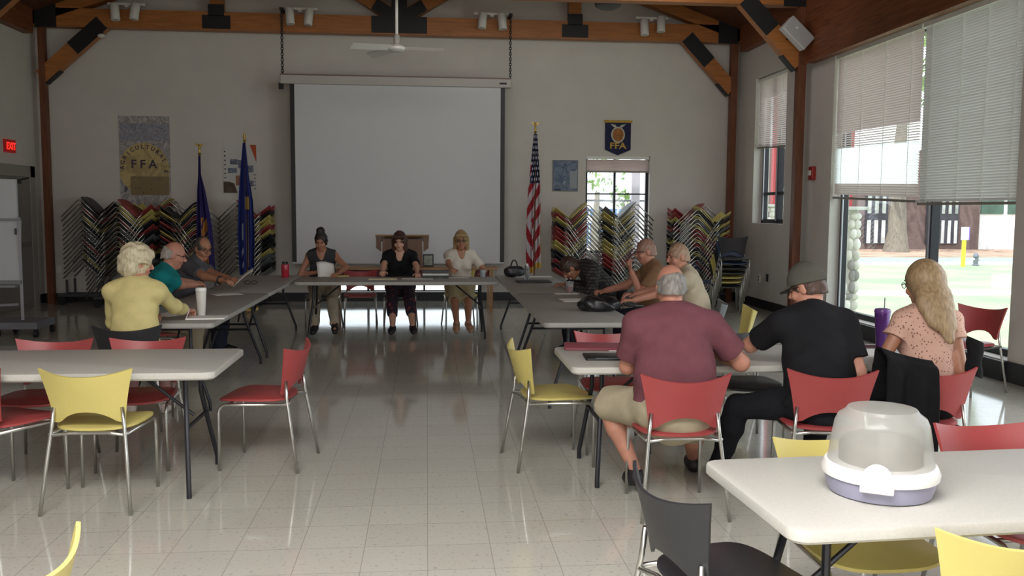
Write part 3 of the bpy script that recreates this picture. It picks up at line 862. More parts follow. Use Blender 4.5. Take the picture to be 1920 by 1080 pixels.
# stacked chairs --------------------------------------------------------------
DOLLY = mat('dolly_steel', '5a5a5e', .4, .7)
def stack(px, n, sgn, Y, colors, place, dz0=0.):
    x = at(px, 380, 'y', Y).x
    tilt = R(45)
    pitch = .079
    a = (.19, .43)   # apex of front leg bend in (y,z)
    ay = a[0]*math.cos(tilt)-a[1]*math.sin(tilt); az = a[0]*math.sin(tilt)+a[1]*math.cos(tilt)
    ztop = 1.74+dz0
    for i in range(n):
        c = colors[i % len(colors)]
        z = ztop-i*pitch
        # heading: sgn=+1 faces +X
        Rz = Matrix.Rotation(R(-90*sgn + random.uniform(-2, 2)), 4, 'Z')
        M = Matrix.Translation((x+random.uniform(-.008, .008)-sgn*ay, Y, z-az)) @ Rz @ Matrix.Rotation(tilt, 4, 'X')
        lab = f'{c} chair, {ordinal(i)} down in the {place}' if i else f'{c} chair, topmost in the {place}'
        chair(c, (0, 0, 0), 0, lab, group='chairs in the '+place, bars=False, M=M)
    zb = ztop-(n-1)*pitch
    d = thing('chair_dolly', 'low wheeled steel dolly under the '+place, 'dolly', (x, Y, 0))
    f = MB()
    for s in (-1, 1):
        f.bar((-.42, s*.2, .16), (.42, s*.2, .16), .04, .04)
        f.bar((-sgn*.30, s*.17, .16), (-sgn*.30, s*.17, zb-.36), .03, .03)
        f.bar((sgn*.28, s*.17, .16), (sgn*.28, s*.17, zb-.33), .03, .03)
    f.bar((-.4, -.2, .16), (-.4, .2, .16), .04, .04); f.bar((.4, -.2, .16), (.4, .2, .16), .04, .04)
    obj('dolly_frame', f, DOLLY, d, 0)
    for sx in (-1, 1):
        for sy in (-1, 1):
            obj('caster', MB().tube([(sx*.36, sy*.2-.02, .06), (sx*.36, sy*.2+.02, .06)], .06, 14).box2((sx*.36-.02, sy*.2-.03, .06), (sx*.36+.02, sy*.2+.03, .15)), BLACK, d)

stack(228, 14, -1, 15.25, ['red', 'yellow', 'yellow', 'black', 'red', 'black', 'grey', 'black', 'red', 'yellow', 'black', 'grey', 'black', 'black'], 'tilted stack below the tall poster')
stack(160, 14, -1, 15.72, ['black', 'black', 'red', 'black', 'yellow', 'black', 'black', 'grey', 'black', 'red', 'black', 'black', 'yellow', 'black'], 'tilted stack in the door corner', .04)
stack(322, 14, 1, 15.68, ['yellow', 'red', 'yellow', 'black', 'red', 'red', 'yellow', 'black', 'red', 'yellow', 'red', 'black', 'red', 'yellow'], 'tilted stack between poster and purple flag', .02)
stack(372, 13, 1, 15.25, ['black', 'yellow', 'black', 'red', 'black', 'yellow', 'red', 'black', 'black', 'red', 'yellow', 'black', 'black'], 'tilted stack behind the purple flag', -.03)
stack(447, 14, -1, 15.5, ['red', 'black', 'yellow', 'yellow', 'red', 'yellow', 'black', 'black', 'black', 'yellow', 'grey', 'grey', 'black', 'grey'], 'tilted stack beside the screen behind the blue flag')
stack(1098, 14, 1, 15.35, ['yellow', 'red', 'yellow', 'black', 'red', 'red', 'red', 'yellow', 'yellow', 'black', 'black', 'red', 'black', 'red'], 'tilted stack beside the striped flag')
stack(1187, 15, 1, 15.35, ['grey', 'yellow', 'yellow', 'black', 'yellow', 'black', 'black', 'yellow', 'yellow', 'yellow', 'red', 'red', 'red', 'black', 'black'], 'tilted stack under the small window', .02)
stack(1303, 14, -1, 15.2, ['yellow', 'black', 'yellow', 'grey', 'yellow', 'red', 'red', 'yellow', 'red', 'black', 'yellow', 'black', 'red', 'black'], 'tilted stack in the window wall corner', -.06)
stack(1315, 13, 1, 15.72, ['red', 'red', 'yellow', 'black', 'red', 'grey', 'black', 'yellow', 'black', 'black', 'black', 'red', 'black'], 'tilted stack partly behind the corner stack', .0)

# upright stack near the window wall
up = at(1343, 592, 'z', 0)
for i in range(7):
    c = ['black', 'yellow', 'yellow', 'black', 'black', 'blue', 'black'][i]
    lab = f'{c} chair, {ordinal(6-i)} from the top of the upright stack by the window wall' if i < 6 else 'black chair on the top of the upright stack by the window wall'
    M = Matrix.Translation((4.75+i*.012, 13.9-i*.03, i*.075)) @ Matrix.Rotation(R(168), 4, 'Z')
    chair(c, (0, 0, 0), 0, lab, group='chairs in the upright stack by the window wall', M=M)
chair('blue', (4.62, 14.75, .0), R(200), 'slate blue chair standing behind the upright stack by the window wall', M=Matrix.Translation((4.55, 14.75, 0)) @ Matrix.Rotation(R(200), 4, 'Z'))

# ------------------------------------------------------------------ table by the screen with lectern
WOODT = wood_mat('table_wood', 'a07a50', '8a6440', 3, (1, 10, 10), .45)
WOODD = wood_mat('lectern_wood', '6e4a2e', '553520', 3, (10, 10, 1), .45)
tx0, tx1 = at(618, 497, 'y', 14.2).x, at(932, 497, 'y', 14.2).x
t = thing('wooden_table', 'wooden table with a dark red front panel standing before the screen', 'table', ((tx0+tx1)/2, 14.4, 0))
hw = (tx1-tx0)/2
obj('tabletop', MB().box2((-hw, -.3, .68), (hw, .3, .72)), WOODT, t, 0, bevel=.006)
obj('front_panel', MB().box2((-hw+.08, -.24, .5), (hw-.08, -.22, .68)), mat('dark_red_panel', '5a2430', .6), t, 0)
for sx in (-1, 1):
    for sy in (-1, 1): obj('leg', MB().box2((sx*(hw-.1)-.03, sy*.25-.03, 0), (sx*(hw-.1)+.03, sy*.25+.03, .68)), WOODT, t, 0)
lx = at(755, 460, 'y', 14.4).x
t = thing('lectern', 'brown wooden tabletop lectern with slanted flared top behind the middle woman', 'lectern', (lx, 14.4, .72))
m = MB(); m.add([(-.32, -.17, 0), (.32, -.17, 0), (.32, .17, 0), (-.32, .17, 0), (-.31, -.16, .44), (.31, -.16, .44), (.31, .14, .36), (-.31, .14, .36)], [(3, 2, 1, 0), (4, 5, 6, 7), (0, 1, 5, 4), (1, 2, 6, 5), (2, 3, 7, 6), (3, 0, 4, 7)])
obj('body', m, WOODD, t, 0)
obj('reading_top', MB().box((0, -.01, .45), (.84, .42, .025), Matrix.Rotation(R(-14), 3, 'X')), WOODT, t, 0, bevel=.005)
for s in (-1, 1): obj('side_wing', MB().prism([(s*.41, .46), (s*.41, .3), (s*.33, .24), (s*.33, .46)][::s], .02, wallM(0, -.16, 0)), WOODD, t, 0)
p = at(803, 487, 'y', 14.35)
t = thing('desk_photo', 'small dark framed picture beside the lectern', 'picture', (p.x, 14.35, .72))
obj('frame', MB().box((0, 0, .1), (.17, .02, .2), Matrix.Rotation(R(-10), 3, 'X')), BLACK, t, 0)
obj('print', MB().box((0, -.012, .1), (.13, .006, .15), Matrix.Rotation(R(-10), 3, 'X')), mat('desk_print', '8c9184', .6, noise=.4, nscale=14), t, 0)
obj('stand', MB().bar((0, .02, .12), (0, .09, .0), .03, .008), BLACK, t, 0)

# mobile whiteboard easel by the door
def easel():
    p = at(30, 600, 'z', 0)
    t = thing('whiteboard_easel', 'mobile whiteboard easel on casters in front of the grey door', 'whiteboard', (-5.35, 11.95, 0))
    E_ = mat('easel_grey', '8e8f93', .5); Bd = mat('whiteboard_face', 'c6c9cc', .3)
    obj('upper_board', MB().box2((-.75, -.02, 1.47), (.18, .02, 1.98)), Bd, t, 0)
    obj('lower_board', MB().box((-.27, -.05, 1.08), (.98, .02, .78), Matrix.Rotation(R(-6), 3, 'X')), Bd, t, 0)
    f = MB().bar((-.76, -.05, 1.47), (.24, -.05, 1.47), .03, .03).bar((-.76, -.11, .68), (.24, -.11, .68), .05, .05).bar((.24, -.12, .2), (.2, -.03, 1.5), .035, .035).bar((-.76, -.12, .2), (-.74, -.03, 1.99), .035, .035).bar((-.28, -.12, .2), (-.28, -.11, .68), .03, .03)
    obj('frame', f, E_, t, 0)
    obj('tray', MB().box2((-.72, -.2, .62), (.2, -.08, .65)), E_, t, 0)
    b = MB().box2((-.78, -.3, .1), (.48, .26, .19)); obj('base', b, mat('base_grey', '777980', .6), t, 0, bevel=.01)
    obj('shelf_bar', MB().bar((-.76, -.12, .36), (.2, -.12, .4), .02, .03), E_, t, 0)
    for x in (-.7, .0, .46):
        obj('caster', MB().tube([(x-.02, -.28, .05), (x+.02, -.28, .05)], .05, 12), BLACK, t)
        obj('caster', MB().tube([(x-.02, .22, .05), (x+.02, .22, .05)], .05, 12), BLACK, t)
    obj('marker', MB().tube([(.17, -.06, 1.28), (.17, -.06, 1.36)], .012), BLACK, t)
easel()

# ------------------------------------------------------------------ flags
GOLD = mat('gold_metal', 'c0a050', .35, .8)
def flag(px, top_px_y, Y, prof, mats, mi, label, side, finial, fold=3.2, zend=.75, seed=0, fringe=False):
    top = at(px, top_px_y, 'y', Y)
    x0 = top.x
    t = thing('flag_stand', label, 'flag', (x0, Y, 0))
    obj('base', MB().lathe([(.17, 0), (.17, .02), (.13, .05), (.05, .08), (.03, .14)], (0, 0, 0), 24), GOLD, t)
    obj('pole', MB().tube([(0, 0, .1), (0, 0, top.z-.16)], .013, 10), wood_mat('pole_wood', '6a4a2c', '543820', 4, (10, 10, 1)), t)
    if finial == 'eagle':
        m = MB().lathe([(.018, -.16), (.03, -.14), (.012, -.12), (.018, -.08), (.012, -.05)], (0, 0, top.z), 12)
        m.sphere((0, 0, top.z-.03), (.018, .022, .035)); m.sphere((-.012, -.01, top.z+.01), .012)
        for s in (-1, 1): m.prism([(0, -.03), (s*.05, .01), (s*.075, .035), (s*.03, .03), (0, .0)][::s], .006, wallM(0, 0, top.z-.01))
    else:
        m = MB().lathe([(.016, -.16), (.026, -.14), (.014, -.12), (.022, -.07), (.004, 0)], (0, 0, top.z), 12)
    obj('finial', m, GOLD, t)
    zt = top.z-.17
    nu, nv = 46, 120
    def fn(u, v):
        z = zt-(zt-zend)*v
        xa = np.interp(v, [q[0] for q in prof], [q[1] for q in prof]); xb = np.interp(v, [q[0] for q in prof], [q[2] for q in prof])
        x = xa+(xb-xa)*u
        am = .012+.05*min(1, v*1.6)
        y = -.03-am*(math.sin(u*math.pi*2*fold+seed+v*1.3)*.7+.45*math.sin(u*math.pi*2*fold*1.9+v*2.2))
        z -= .05*math.sin(u*5+seed)*v*v
        return Vector((x, y, z))
    obj('cloth', MB().grid(fn, nu, nv, mi), mats, t, 180)
    # thickness keeps the cloth readable from behind
    t.children[-1].modifiers.new('cloth_thickness', 'SOLIDIFY').thickness = .004
    return t
def usmi(u, v):
    if v < .36 and (u > .12 or v < .2):
        a, b = u*5.+.3*v, v*26
        du, dv = (a % 1)-.5, (b % 1)-.5
        return 2 if (int(b) % 2 == 0 and du*du/.06+dv*dv/.09 < 1) or (int(b) % 2 and ((a+.5) % 1-.5)**2/.06+dv*dv/.09 < 1) else 1
    if v > .96 or (v > .6 and u > .97): return 4
    s = v*13.+(u*2.6)
    if .62 < v < .98 and u < .4: s = v*11.-(u*2.6)
    return 0 if int(s) % 2 else 3
flag(1004, 232, 14.85, [(0, -.03, .03), (.3, -.1, .08), (.5, -.14, .1), (.75, -.155, .1), (1, -.15, .12)], [mat('flag_red', '9c2430', .8), mat('flag_navy', '1d1f42', .8), mat('flag_white', 'cfccd0', .8), mat('flag_white_stripe', 'c2bdc2', .8), mat('flag_fringe', 'c09c44', .8)], usmi, 'striped red white and blue flag with eagle finial on a pole beside the screen', 1, 'eagle', 2.4, .62, .6)
def blmi(u, v):
    if .42 < v < .52 and .45 < u < .75: return 1
    if .62 < v < .74 and .22 < u < .34: return 2
    if .55 < v < .98 and .56 < u < .62: return 1
    if .78 < v < .95 and .1 < u < .3 and math.sin(v*60+u*9) > .2: return 2
    return 0
flag(458, 248, 14.85, [(0, -.02, .02), (.25, -.07, .06), (.45, -.1, .12), (.7, -.12, .14), (1, -.1, .12)], [mat('flag_blue', '223078', .8), mat('flag_gold_mark', 'b79a4c', .8), mat('flag_pale_mark', '9aa0b8', .8)], blmi, 'deep blue furled flag on a pole in front of the chair stacks', 1, 'spear', 2.6, .6, 1.2)
def pumi(u, v):
    if v > .55 and .3 < u < .72 and math.sin(v*40+u*14) > -.75: return 1
    return 0
flag(374, 272, 14.85, [(0, -.015, .015), (.16, -.02, .02), (.3, -.04, .08), (.6, -.06, .17), (1, -.06, .2)], [mat('flag_purple', '2d2264', .8), mat('flag_amber', 'b9803a', .8)], pumi, 'purple and gold furled flag on a pole behind the man in grey', 1, 'eagle', 2.2, .65, 2.)

# ================================================================== SMALL THINGS ON THE TABLES
def papers(px, py, w, h, rz, label, z=TZ, m=PAPER, name='paper_sheet', cat='paper', th=.003):
    p = at(px, py, 'z', z)
    o = obj(name, MB().grid(lambda u, v: Vector(((u-.5)*w, (v-.5)*h, th+.004*math.sin(u*3)*math.sin(v*4))), 6, 6).box2((-w/2, -h/2, .0005), (w/2, h/2, th)), m, None, 40, loc=(p.x, p.y, z+.001))
    o.rotation_euler = (0, 0, R(rz)); tag(o, label, cat)
    return o

def tumbler(px, py, h, r0, r1, col, label, z=TZ, straw=None, lid=None, name='tumbler', rough=.3, metal=0.):
    p = at(px, py, 'z', z)
    t = thing(name, label, 'cup', (p.x, p.y, z))
    obj('body', MB().lathe([(r0*.9, 0), (r0, .006), (r1, h*.97), (r1*.97, h)], (0, 0, 0), 28), mat(name+'_'+col, col, rough, metal, noise=.15, nscale=6), t)
    if lid: obj('lid', MB().lathe([(r1*1.04, h), (r1*1.06, h+.012), (r1*.95, h+.025), (r1*.5, h+.03)], (0, 0, 0), 28), mat('lid_'+lid, lid, .35), t)
    if straw: obj('straw', MB().tube([(r1*.2, 0, h*.5), (r1*.25, 0, h+.1)], .004), mat('straw_'+straw, straw, .4), t)
    return t
tumbler(378, 592, .21, .031, .043, 'dad8d0', 'tall white cup standing on a notepad on the cardigan woman\'s table', lid='e6e5e0')
papers(388, 597, .3, .2, 4, 'white notepad under the tall white cup', th=.012, name='notepad', cat='notepad')
papers(318, 590, .22, .28, -25, 'white sheet before the woman in the yellow cardigan')
papers(425, 552, .21, .28, -60, 'small paper by the teal polo man\'s hands')
t = tumbler(535, 520, .17, .05, .05, 'b22a3e', 'red insulated flask with two dark caps at the table corner', name='flask')
obj('cap', MB().lathe([(.018, .17), (.018, .2), (.014, .205)], (-.022, 0, 0), 14), BLACK, t); obj('cap', MB().lathe([(.018, .17), (.018, .2), (.014, .205)], (.022, 0, 0), 14), BLACK, t)
p = at(470, 533, 'z', TZ)
t = thing('eyeglasses', 'dark folded eyeglasses lying on the table past the grey man\'s paper', 'eyeglasses', (p.x, p.y, TZ))
obj('rim', MB().tube([(.035*math.cos(2*math.pi*k/14)-.04, .0, .022+.02*math.sin(2*math.pi*k/14)) for k in range(14)], .004, 6, closed=True).tube([(.035*math.cos(2*math.pi*k/14)+.04, 0, .022+.02*math.sin(2*math.pi*k/14)) for k in range(14)], .004, 6, closed=True), BLACK, t)
obj('temple', MB().tube([(-.075, 0, .03), (-.07, .1, .02)], .004, 6).tube([(.075, 0, .03), (.07, .1, .02)], .004, 6), BLACK, t)

papers(640, 519, .2, .1, 8, 'small pale tray of snacks beside the woman in the dark vest', m=mat('snack_tan', 'b9a06a', .7), name='snack_tray', cat='tray', th=.02)
papers(718, 524, .36, .1, 3, 'open cream booklet before the middle woman', m=mat('cream_paper', 'cfc6a4', .8), th=.012, name='booklet', cat='booklet')
papers(783, 523, .4, .12, -3, 'white agenda page before the middle woman')
papers(850, 521, .4, .12, 2, 'white agenda page before the blond woman in white')
papers(760, 516, .06, .03, 20, 'black phone under the middle woman\'s hand', m=BLACK, name='phone', cat='phone', th=.01)
for i, (h_, c_) in enumerate(((.035, '2f3a36'), (.03, 'd8d8d4'), (.035, '3a3f3d'))):
    p = at(816, 517, 'z', TZ)
    z = TZ+sum(q[0] for q in ((.035, 0), (.03, 0), (.035, 0))[:i])
    o = obj('binder', MB().box2((-.17, -.1, 0), (.17, .1, h_-.002)), mat('binder_'+c_, c_, .5), None, 0, loc=(p.x, 11.82, z), bevel=.004)
    tag(o, ['dark green binder at the bottom of the pile between two women', 'white binder in the middle of the pile between two women', 'dark binder on top of the pile between two women'][i], 'binder')
t = tumbler(905, 520, .1, .035, .04, '9aa0a6', 'clear glass by the hands of the blond woman in white', name='glass')

# right table
def purse(px, py, w, h, label, soft=1., rz=0., handle=True, z=TZ, dpt=None):
    p = at(px, py, 'z', z); d_ = dpt or w*.45
    t = thing('handbag', label, 'bag', (p.x, p.y, z), R(rz))
    L_ = mat('black_leather', '1c1c1f', .35, noise=.3, nscale=12, bump=.5, bscale=18)
    def fn(u, v):
        a = 2*math.pi*u; ph = math.pi*(v-.5)
        cx, sx = math.cos(a), math.sin(a)
        cr = math.cos(ph)**.55 if math.cos(ph) > 0 else 0
        x = w/2*math.copysign(abs(cx)**.75, cx)*cr; y = d_/2*math.copysign(abs(sx)**.75, sx)*cr
        zz = h/2+h/2*math.copysign(abs(math.sin(ph))**.7, ph)
        k = 1+.09*math.sin(7*a+5*zz/h)*cr*soft
        return Vector((x*k, y*k, max(0, zz*(1+.12*soft*math.sin(3*a+1)*(1 if zz > h*.4 else 0)))))
    obj('body', MB().grid(fn, 40, 18), L_, t, 180)
    if handle:
        for s in (-1, 1):
            obj('handle', MB().tube([(w*.16*math.cos(R(a)), s*d_*.12, h*.85+h*.75*math.sin(R(a))) for a in range(0, 181, 15)], .009, 8), L_, t)
    return t
purse(964, 519, .28, .14, 'black handbag with upright loop handles at the far table corner beside the striped flag', .4)
purse(1122, 583, .36, .12, 'slumped black leather bag lying on the near end of the table', 1.2, rz=-12, handle=False, dpt=.26)
p = at(1160, 577, 'z', TZ)
t = thing('key_bunch', 'bunch of metal keys and straps lying beside the slumped black bag', 'keys', (p.x, p.y, TZ))
m = MB()
for k in range(5):
    a = k*1.3; m.tube([(0, 0, .01), (.05*math.cos(a), .04*math.sin(a), .012), (.09*math.cos(a), .06*math.sin(a), .008)], .006, 6)
obj('key', m, CHROME, t)
obj('strap', MB().tube([(-.15, .02, .02), (-.05, -.03, .03), (.05, .04, .025), (.16, .0, .015), (.24, .04, .012)], .012, 8), MATS['black_leather'], t)
def laptop(px, py, w, d_, label, rz=0, th=.02, m=BLACK, z=TZ, name='laptop', edge=None):
    p = at(px, py, 'z', z)
    t = thing(name, label, 'laptop' if name == 'laptop' else name, (p.x, p.y, z), R(rz))
    obj('base', MB().slab(-w/2, w/2, -d_/2, d_/2, .002, th*.55, .015, 3, .002), m, t)
    obj('lid', MB().slab(-w/2, w/2, -d_/2, d_/2, th*.6, th, .015, 3, .002), m, t)
    if edge: obj('edge_strip', MB().box2((-w/2+.06, -d_/2+.01, th), (w/2-.06, -d_/2+.016, th+.001)), edge, t, 0)
    return t
laptop(1000, 529, .42, .3, 'closed black laptop at the far end of the red drink table', 2)
papers(1000, 519, .5, .2, 0, 'long white paper behind the closed laptop at the far end')
t = tumbler(988, 528, .2, .03, .032, 'aeb4b6', 'clear water bottle standing beside the closed laptop', name='water_bottle', rough=.1)
MATS['water_bottle_aeb4b6'].node_tree.nodes['Principled BSDF'].inputs['Transmission Weight'].default_value = .8
obj('cap', MB().lathe([(.016, .2), (.016, .225)], (0, 0, 0), 14), WHITE, t)
# clear cup with red drink
p = at(1068, 549, 'z', TZ)
t = thing('plastic_cup', 'clear plastic cup with red drink on the table before the bending man', 'cup', (p.x, p.y, TZ))
CLR = mat('clear_plastic', 'e8ecec', .08, trans=.85, spec=.5)
obj('cup_wall', MB().lathe([(.034, .0), (.036, .002), (.047, .125), (.045, .125), (.035, .006)], (0, 0, 0), 24), CLR, t)
obj('drink', MB().lathe([(.033, .005), (.04, .07), (.001, .07)], (0, 0, 0), 24), mat('red_drink', 'b81f38', .2), t)
papers(1062, 551, .25, .12, 5, 'white napkin under the cup with red drink')
papers(1098, 563, .5, .3, 3, 'pale sheet of paper between the red drink and the slumped bag')

# middle table
laptop(1118, 652, .42, .26, 'dusty red folder lying on the table beside the maroon shirt man', -8, .016, mat('folder_red', '8e4650', .55), name='folder')
laptop(1150, 671, .36, .22, 'black tablet in a case lying beside the red folder', -4, .014, BLACK, edge=mat('tablet_strip', '8f9698', .3), name='tablet')
papers(1168, 655, .2, .18, -5, 'white sheet half under the red folder')
laptop(1385, 648, .3, .2, 'black notebook at the cap man\'s hand', 12, .018, BLACK, name='notebook')
t = tumbler(1652, 652, .235, .034, .05, '5a2f78', 'purple tumbler with a metal straw standing before the window', straw='8d8d95', lid='6a3a88', rough=.25, metal=.3)
papers(1632, 664, .34, .26, -8, 'white notebook page in front of the woman in pink', th=.012, name='notebook', cat='notebook')
papers(1608, 651, .3, .05, -4, 'dark maroon notebook beside the purple tumbler', m=mat('maroon_cover', '5b2f3c', .5), th=.012, name='notebook', cat='notebook')

# cake carrier
def cake_carrier():
    p = at(1648, 921, 'z', TZ)
    t = thing('cake_carrier', 'round cake carrier with frosted dome lid and pale latch on the white table', 'cake carrier', (p.x, p.y, TZ), R(10)); t.scale = (1.14, 1.14, 1.16)
    obj('base', MB().lathe([(.128, 0), (.138, .004), (.15, .045), (.148, .05)], (0, 0, 0), 56), mat('carrier_base', '8f8ea2', .4), t)
    WB = mat('carrier_white', 'e9e8e4', .35)
    obj('rim', MB().lathe([(.148, .05), (.156, .052), (.158, .066), (.15, .085), (.141, .088)], (0, 0, 0), 56), WB, t)
    dome = slat_mat('frosted_dome', 'd3d3cd', .4)
    nt = dome.node_tree; N = nt.nodes; L = nt.links
    out = N['Material Output']; src = out.inputs[0].links[0].from_socket
    tr = N.new('ShaderNodeBsdfTransparent'); mx = N.new('ShaderNodeMixShader'); mx.inputs[0].default_value = .45
    L.new(src, mx.inputs[1]); L.new(tr.outputs[0], mx.inputs[2]); L.new(mx.outputs[0], out.inputs[0])
    N['Principled BSDF'].inputs['Roughness'].default_value = .2
    prof = [(.143, .085), (.142, .09), (.134, .15), (.126, .195), (.118, .213), (.1, .226), (.097, .23), (.092, .237), (.05, .243), (.001, .244)]
    m = MB()
    n = 56; vs = []; fs = []
    for j, (r, z) in enumerate(prof):
        for k in range(n):
            a = 2*math.pi*k/n; vs.append((r*math.cos(a), r*math.sin(a), z))
    for j in range(len(prof)-1):
        for k in range(n): fs.append((j*n+k, j*n+(k+1) % n, (j+1)*n+(k+1) % n, (j+1)*n+k))
    m.add(vs, fs); obj('dome_lid', m, dome, t, 35)
    a = math.atan2(-p.y, -p.x)-R(10)-R(2)
    M = Matrix.Rotation(a, 4, 'Z') @ Matrix.Translation((.15, 0, .062)) @ Matrix.Rotation(R(80), 4, 'Y')
    poly = [(-.03, -.04), (.02, -.044), (.02, .044), (-.03, .04)]
    lm = MB(); lm.prism([(-.052*math.cos(q)-.0, .043*math.sin(q)) for q in np.linspace(-math.pi/2, math.pi/2, 14)]+[(.026, .043), (.026, -.043)], .014, M)
    obj('latch', lm, WB, t, 30, bevel=.004)
    M2 = Matrix.Rotation(a+math.pi, 4, 'Z') @ Matrix.Translation((.15, 0, .062)) @ Matrix.Rotation(R(80), 4, 'Y')
    lm = MB(); lm.prism([(-.032*math.cos(q), .043*math.sin(q)) for q in np.linspace(-math.pi/2, math.pi/2, 14)]+[(.026, .043), (.026, -.043)], .014, M2)
    obj('latch', lm, WB, t, 30, bevel=.004)
    ck = MB(); ck.lathe([(.1, .052), (.112, .06), (.112, .135), (.1, .15), (.001, .155)], (0, 0, 0), 28)
    o = obj('cake', ck, mat('cake_brown', '5c5046', .8, noise=.3, nscale=20, bump=.5, bscale=40), t)
cake_carrier()
# ================================================================== PEOPLE
def nv(x):
    x = np.asarray(x, float); return x/np.linalg.norm(x)

class Sdf:
    """signed distance body: round cones and ellipsoids blended, then meshed as one surface"""
    def __init__(s): s.ops = []
    def rc(s, a, b, ra, rb, k=.02, f=1., side=None, op='u', cut=None):
        a = np.asarray(a, float); b = np.asarray(b, float); m = max(ra, rb)*1.05+.01
        s.ops.append((op, 'rc', (a, b, ra, rb, f, side, cut), np.minimum(a, b)-m, np.maximum(a, b)+m, k)); return s
    def el(s, c, r, M=None, k=.02, op='u'):
        c = np.asarray(c, float); r = np.asarray(r, float)
        ext = r if M is None else np.sqrt(((np.asarray(M)*r[None, :])**2).sum(1))
        s.ops.append((op, 'el', (c, r, M), c-ext-.01, c+ext+.01, k)); return s
    def cut(s, p, n):
        s.ops.append(('c', 'pl', (np.asarray(p, float), nv(n)), None, None, 0)); return s
    def wrinkle(s, amp, freq, seed=0.):
        s.ops.append(('w', 'wr', (amp, freq, seed), None, None, 0)); return s
    def mesh(s, name, h):
        us = [o for o in s.ops if o[0] == 'u']
        lo = np.min([o[3] for o in us], 0)-.03; hi = np.max([o[4] for o in us], 0)+.03
        n = np.ceil((hi-lo)/h).astype(int)+1
        ax = [(lo[i]+h*np.arange(n[i])).astype(np.float32) for i in range(3)]
        V = np.full(n, .3, np.float32)
        for op, kind, prm, l, u, k in s.ops:
            if l is None: sl = (slice(None),)*3
            else:
                mg = k+h*2
                i0 = np.clip(np.floor((l-mg-lo)/h).astype(int), 0, n); i1 = np.clip(np.ceil((u+mg-lo)/h).astype(int)+1, 0, n)
                if np.any(i1-i0 < 2): continue
                sl = tuple(slice(a, b) for a, b in zip(i0, i1))
            X = ax[0][sl[0]][:, None, None]; Y = ax[1][sl[1]][None, :, None]; Z = ax[2][sl[2]][None, None, :]
            if kind == 'rc':
                a, b, ra, rb, f, side, ct = prm
                d = b-a; L2 = float(d@d)+1e-12
                px, py, pz = X-a[0], Y-a[1], Z-a[2]
                t = np.clip((px*d[0]+py*d[1]+pz*d[2])/L2, 0, 1)
                qx, qy, qz = px-t*d[0], py-t*d[1], pz-t*d[2]
                if f != 1.:
                    u_ = d/math.sqrt(L2); sd = nv(np.asarray(side)-u_*(np.asarray(side)@u_)); nn = np.cross(u_, sd)
                    w = qx*nn[0]+qy*nn[1]+qz*nn[2]; ww = qx*qx+qy*qy+qz*qz-w*w+(w/f)**2
                    D = (np.sqrt(np.maximum(ww, 0))-(ra+(rb-ra)*t))*math.sqrt(f)
                else:
                    D = np.sqrt(qx*qx+qy*qy+qz*qz)-(ra+(rb-ra)*t)
                if ct is not None:
                    p0, nn = ct; D = np.maximum(D, (X-p0[0])*nn[0]+(Y-p0[1])*nn[1]+(Z-p0[2])*nn[2])
            elif kind == 'el':
                c, r, M = prm
                px, py, pz = X-c[0], Y-c[1], Z-c[2]
                if M is not None:
                    M_ = np.asarray(M); px, py, pz = (px*M_[0, 0]+py*M_[1, 0]+pz*M_[2, 0], px*M_[0, 1]+py*M_[1, 1]+pz*M_[2, 1], px*M_[0, 2]+py*M_[1, 2]+pz*M_[2, 2])
                k0 = np.sqrt((px/r[0])**2+(py/r[1])**2+(pz/r[2])**2); k1 = np.sqrt((px/r[0]**2)**2+(py/r[1]**2)**2+(pz/r[2]**2)**2)
                D = k0*(k0-1)/(k1+1e-6)
            elif kind == 'pl':
                p0, nn = prm; D = (X-p0[0])*nn[0]+(Y-p0[1])*nn[1]+(Z-p0[2])*nn[2]
            else:
                amp, fr, sd = prm
                V += (amp*(np.sin(X*fr+2.*np.sin(Z*fr*.7+sd)+sd)*np.sin(Z*fr*.8+1.5*np.sin(Y*fr*.6+sd))+.5*np.sin((Y+Z*.7)*fr*1.9+sd+np.sin(X*fr)))).astype(np.float32)
                continue
            D = D.astype(np.float32); A = V[sl]
            if op == 'u':
                hh = np.maximum(k-np.abs(A-D), 0)/max(k, 1e-6); V[sl] = np.minimum(A, D)-hh*hh*k*.25
            elif op == 's':
                D = -D; hh = np.maximum(k-np.abs(A-D), 0)/max(k, 1e-6); V[sl] = np.maximum(A, D)+hh*hh*k*.25
            else: V[sl] = np.maximum(A, D)
        return surface(name, V, lo, h)

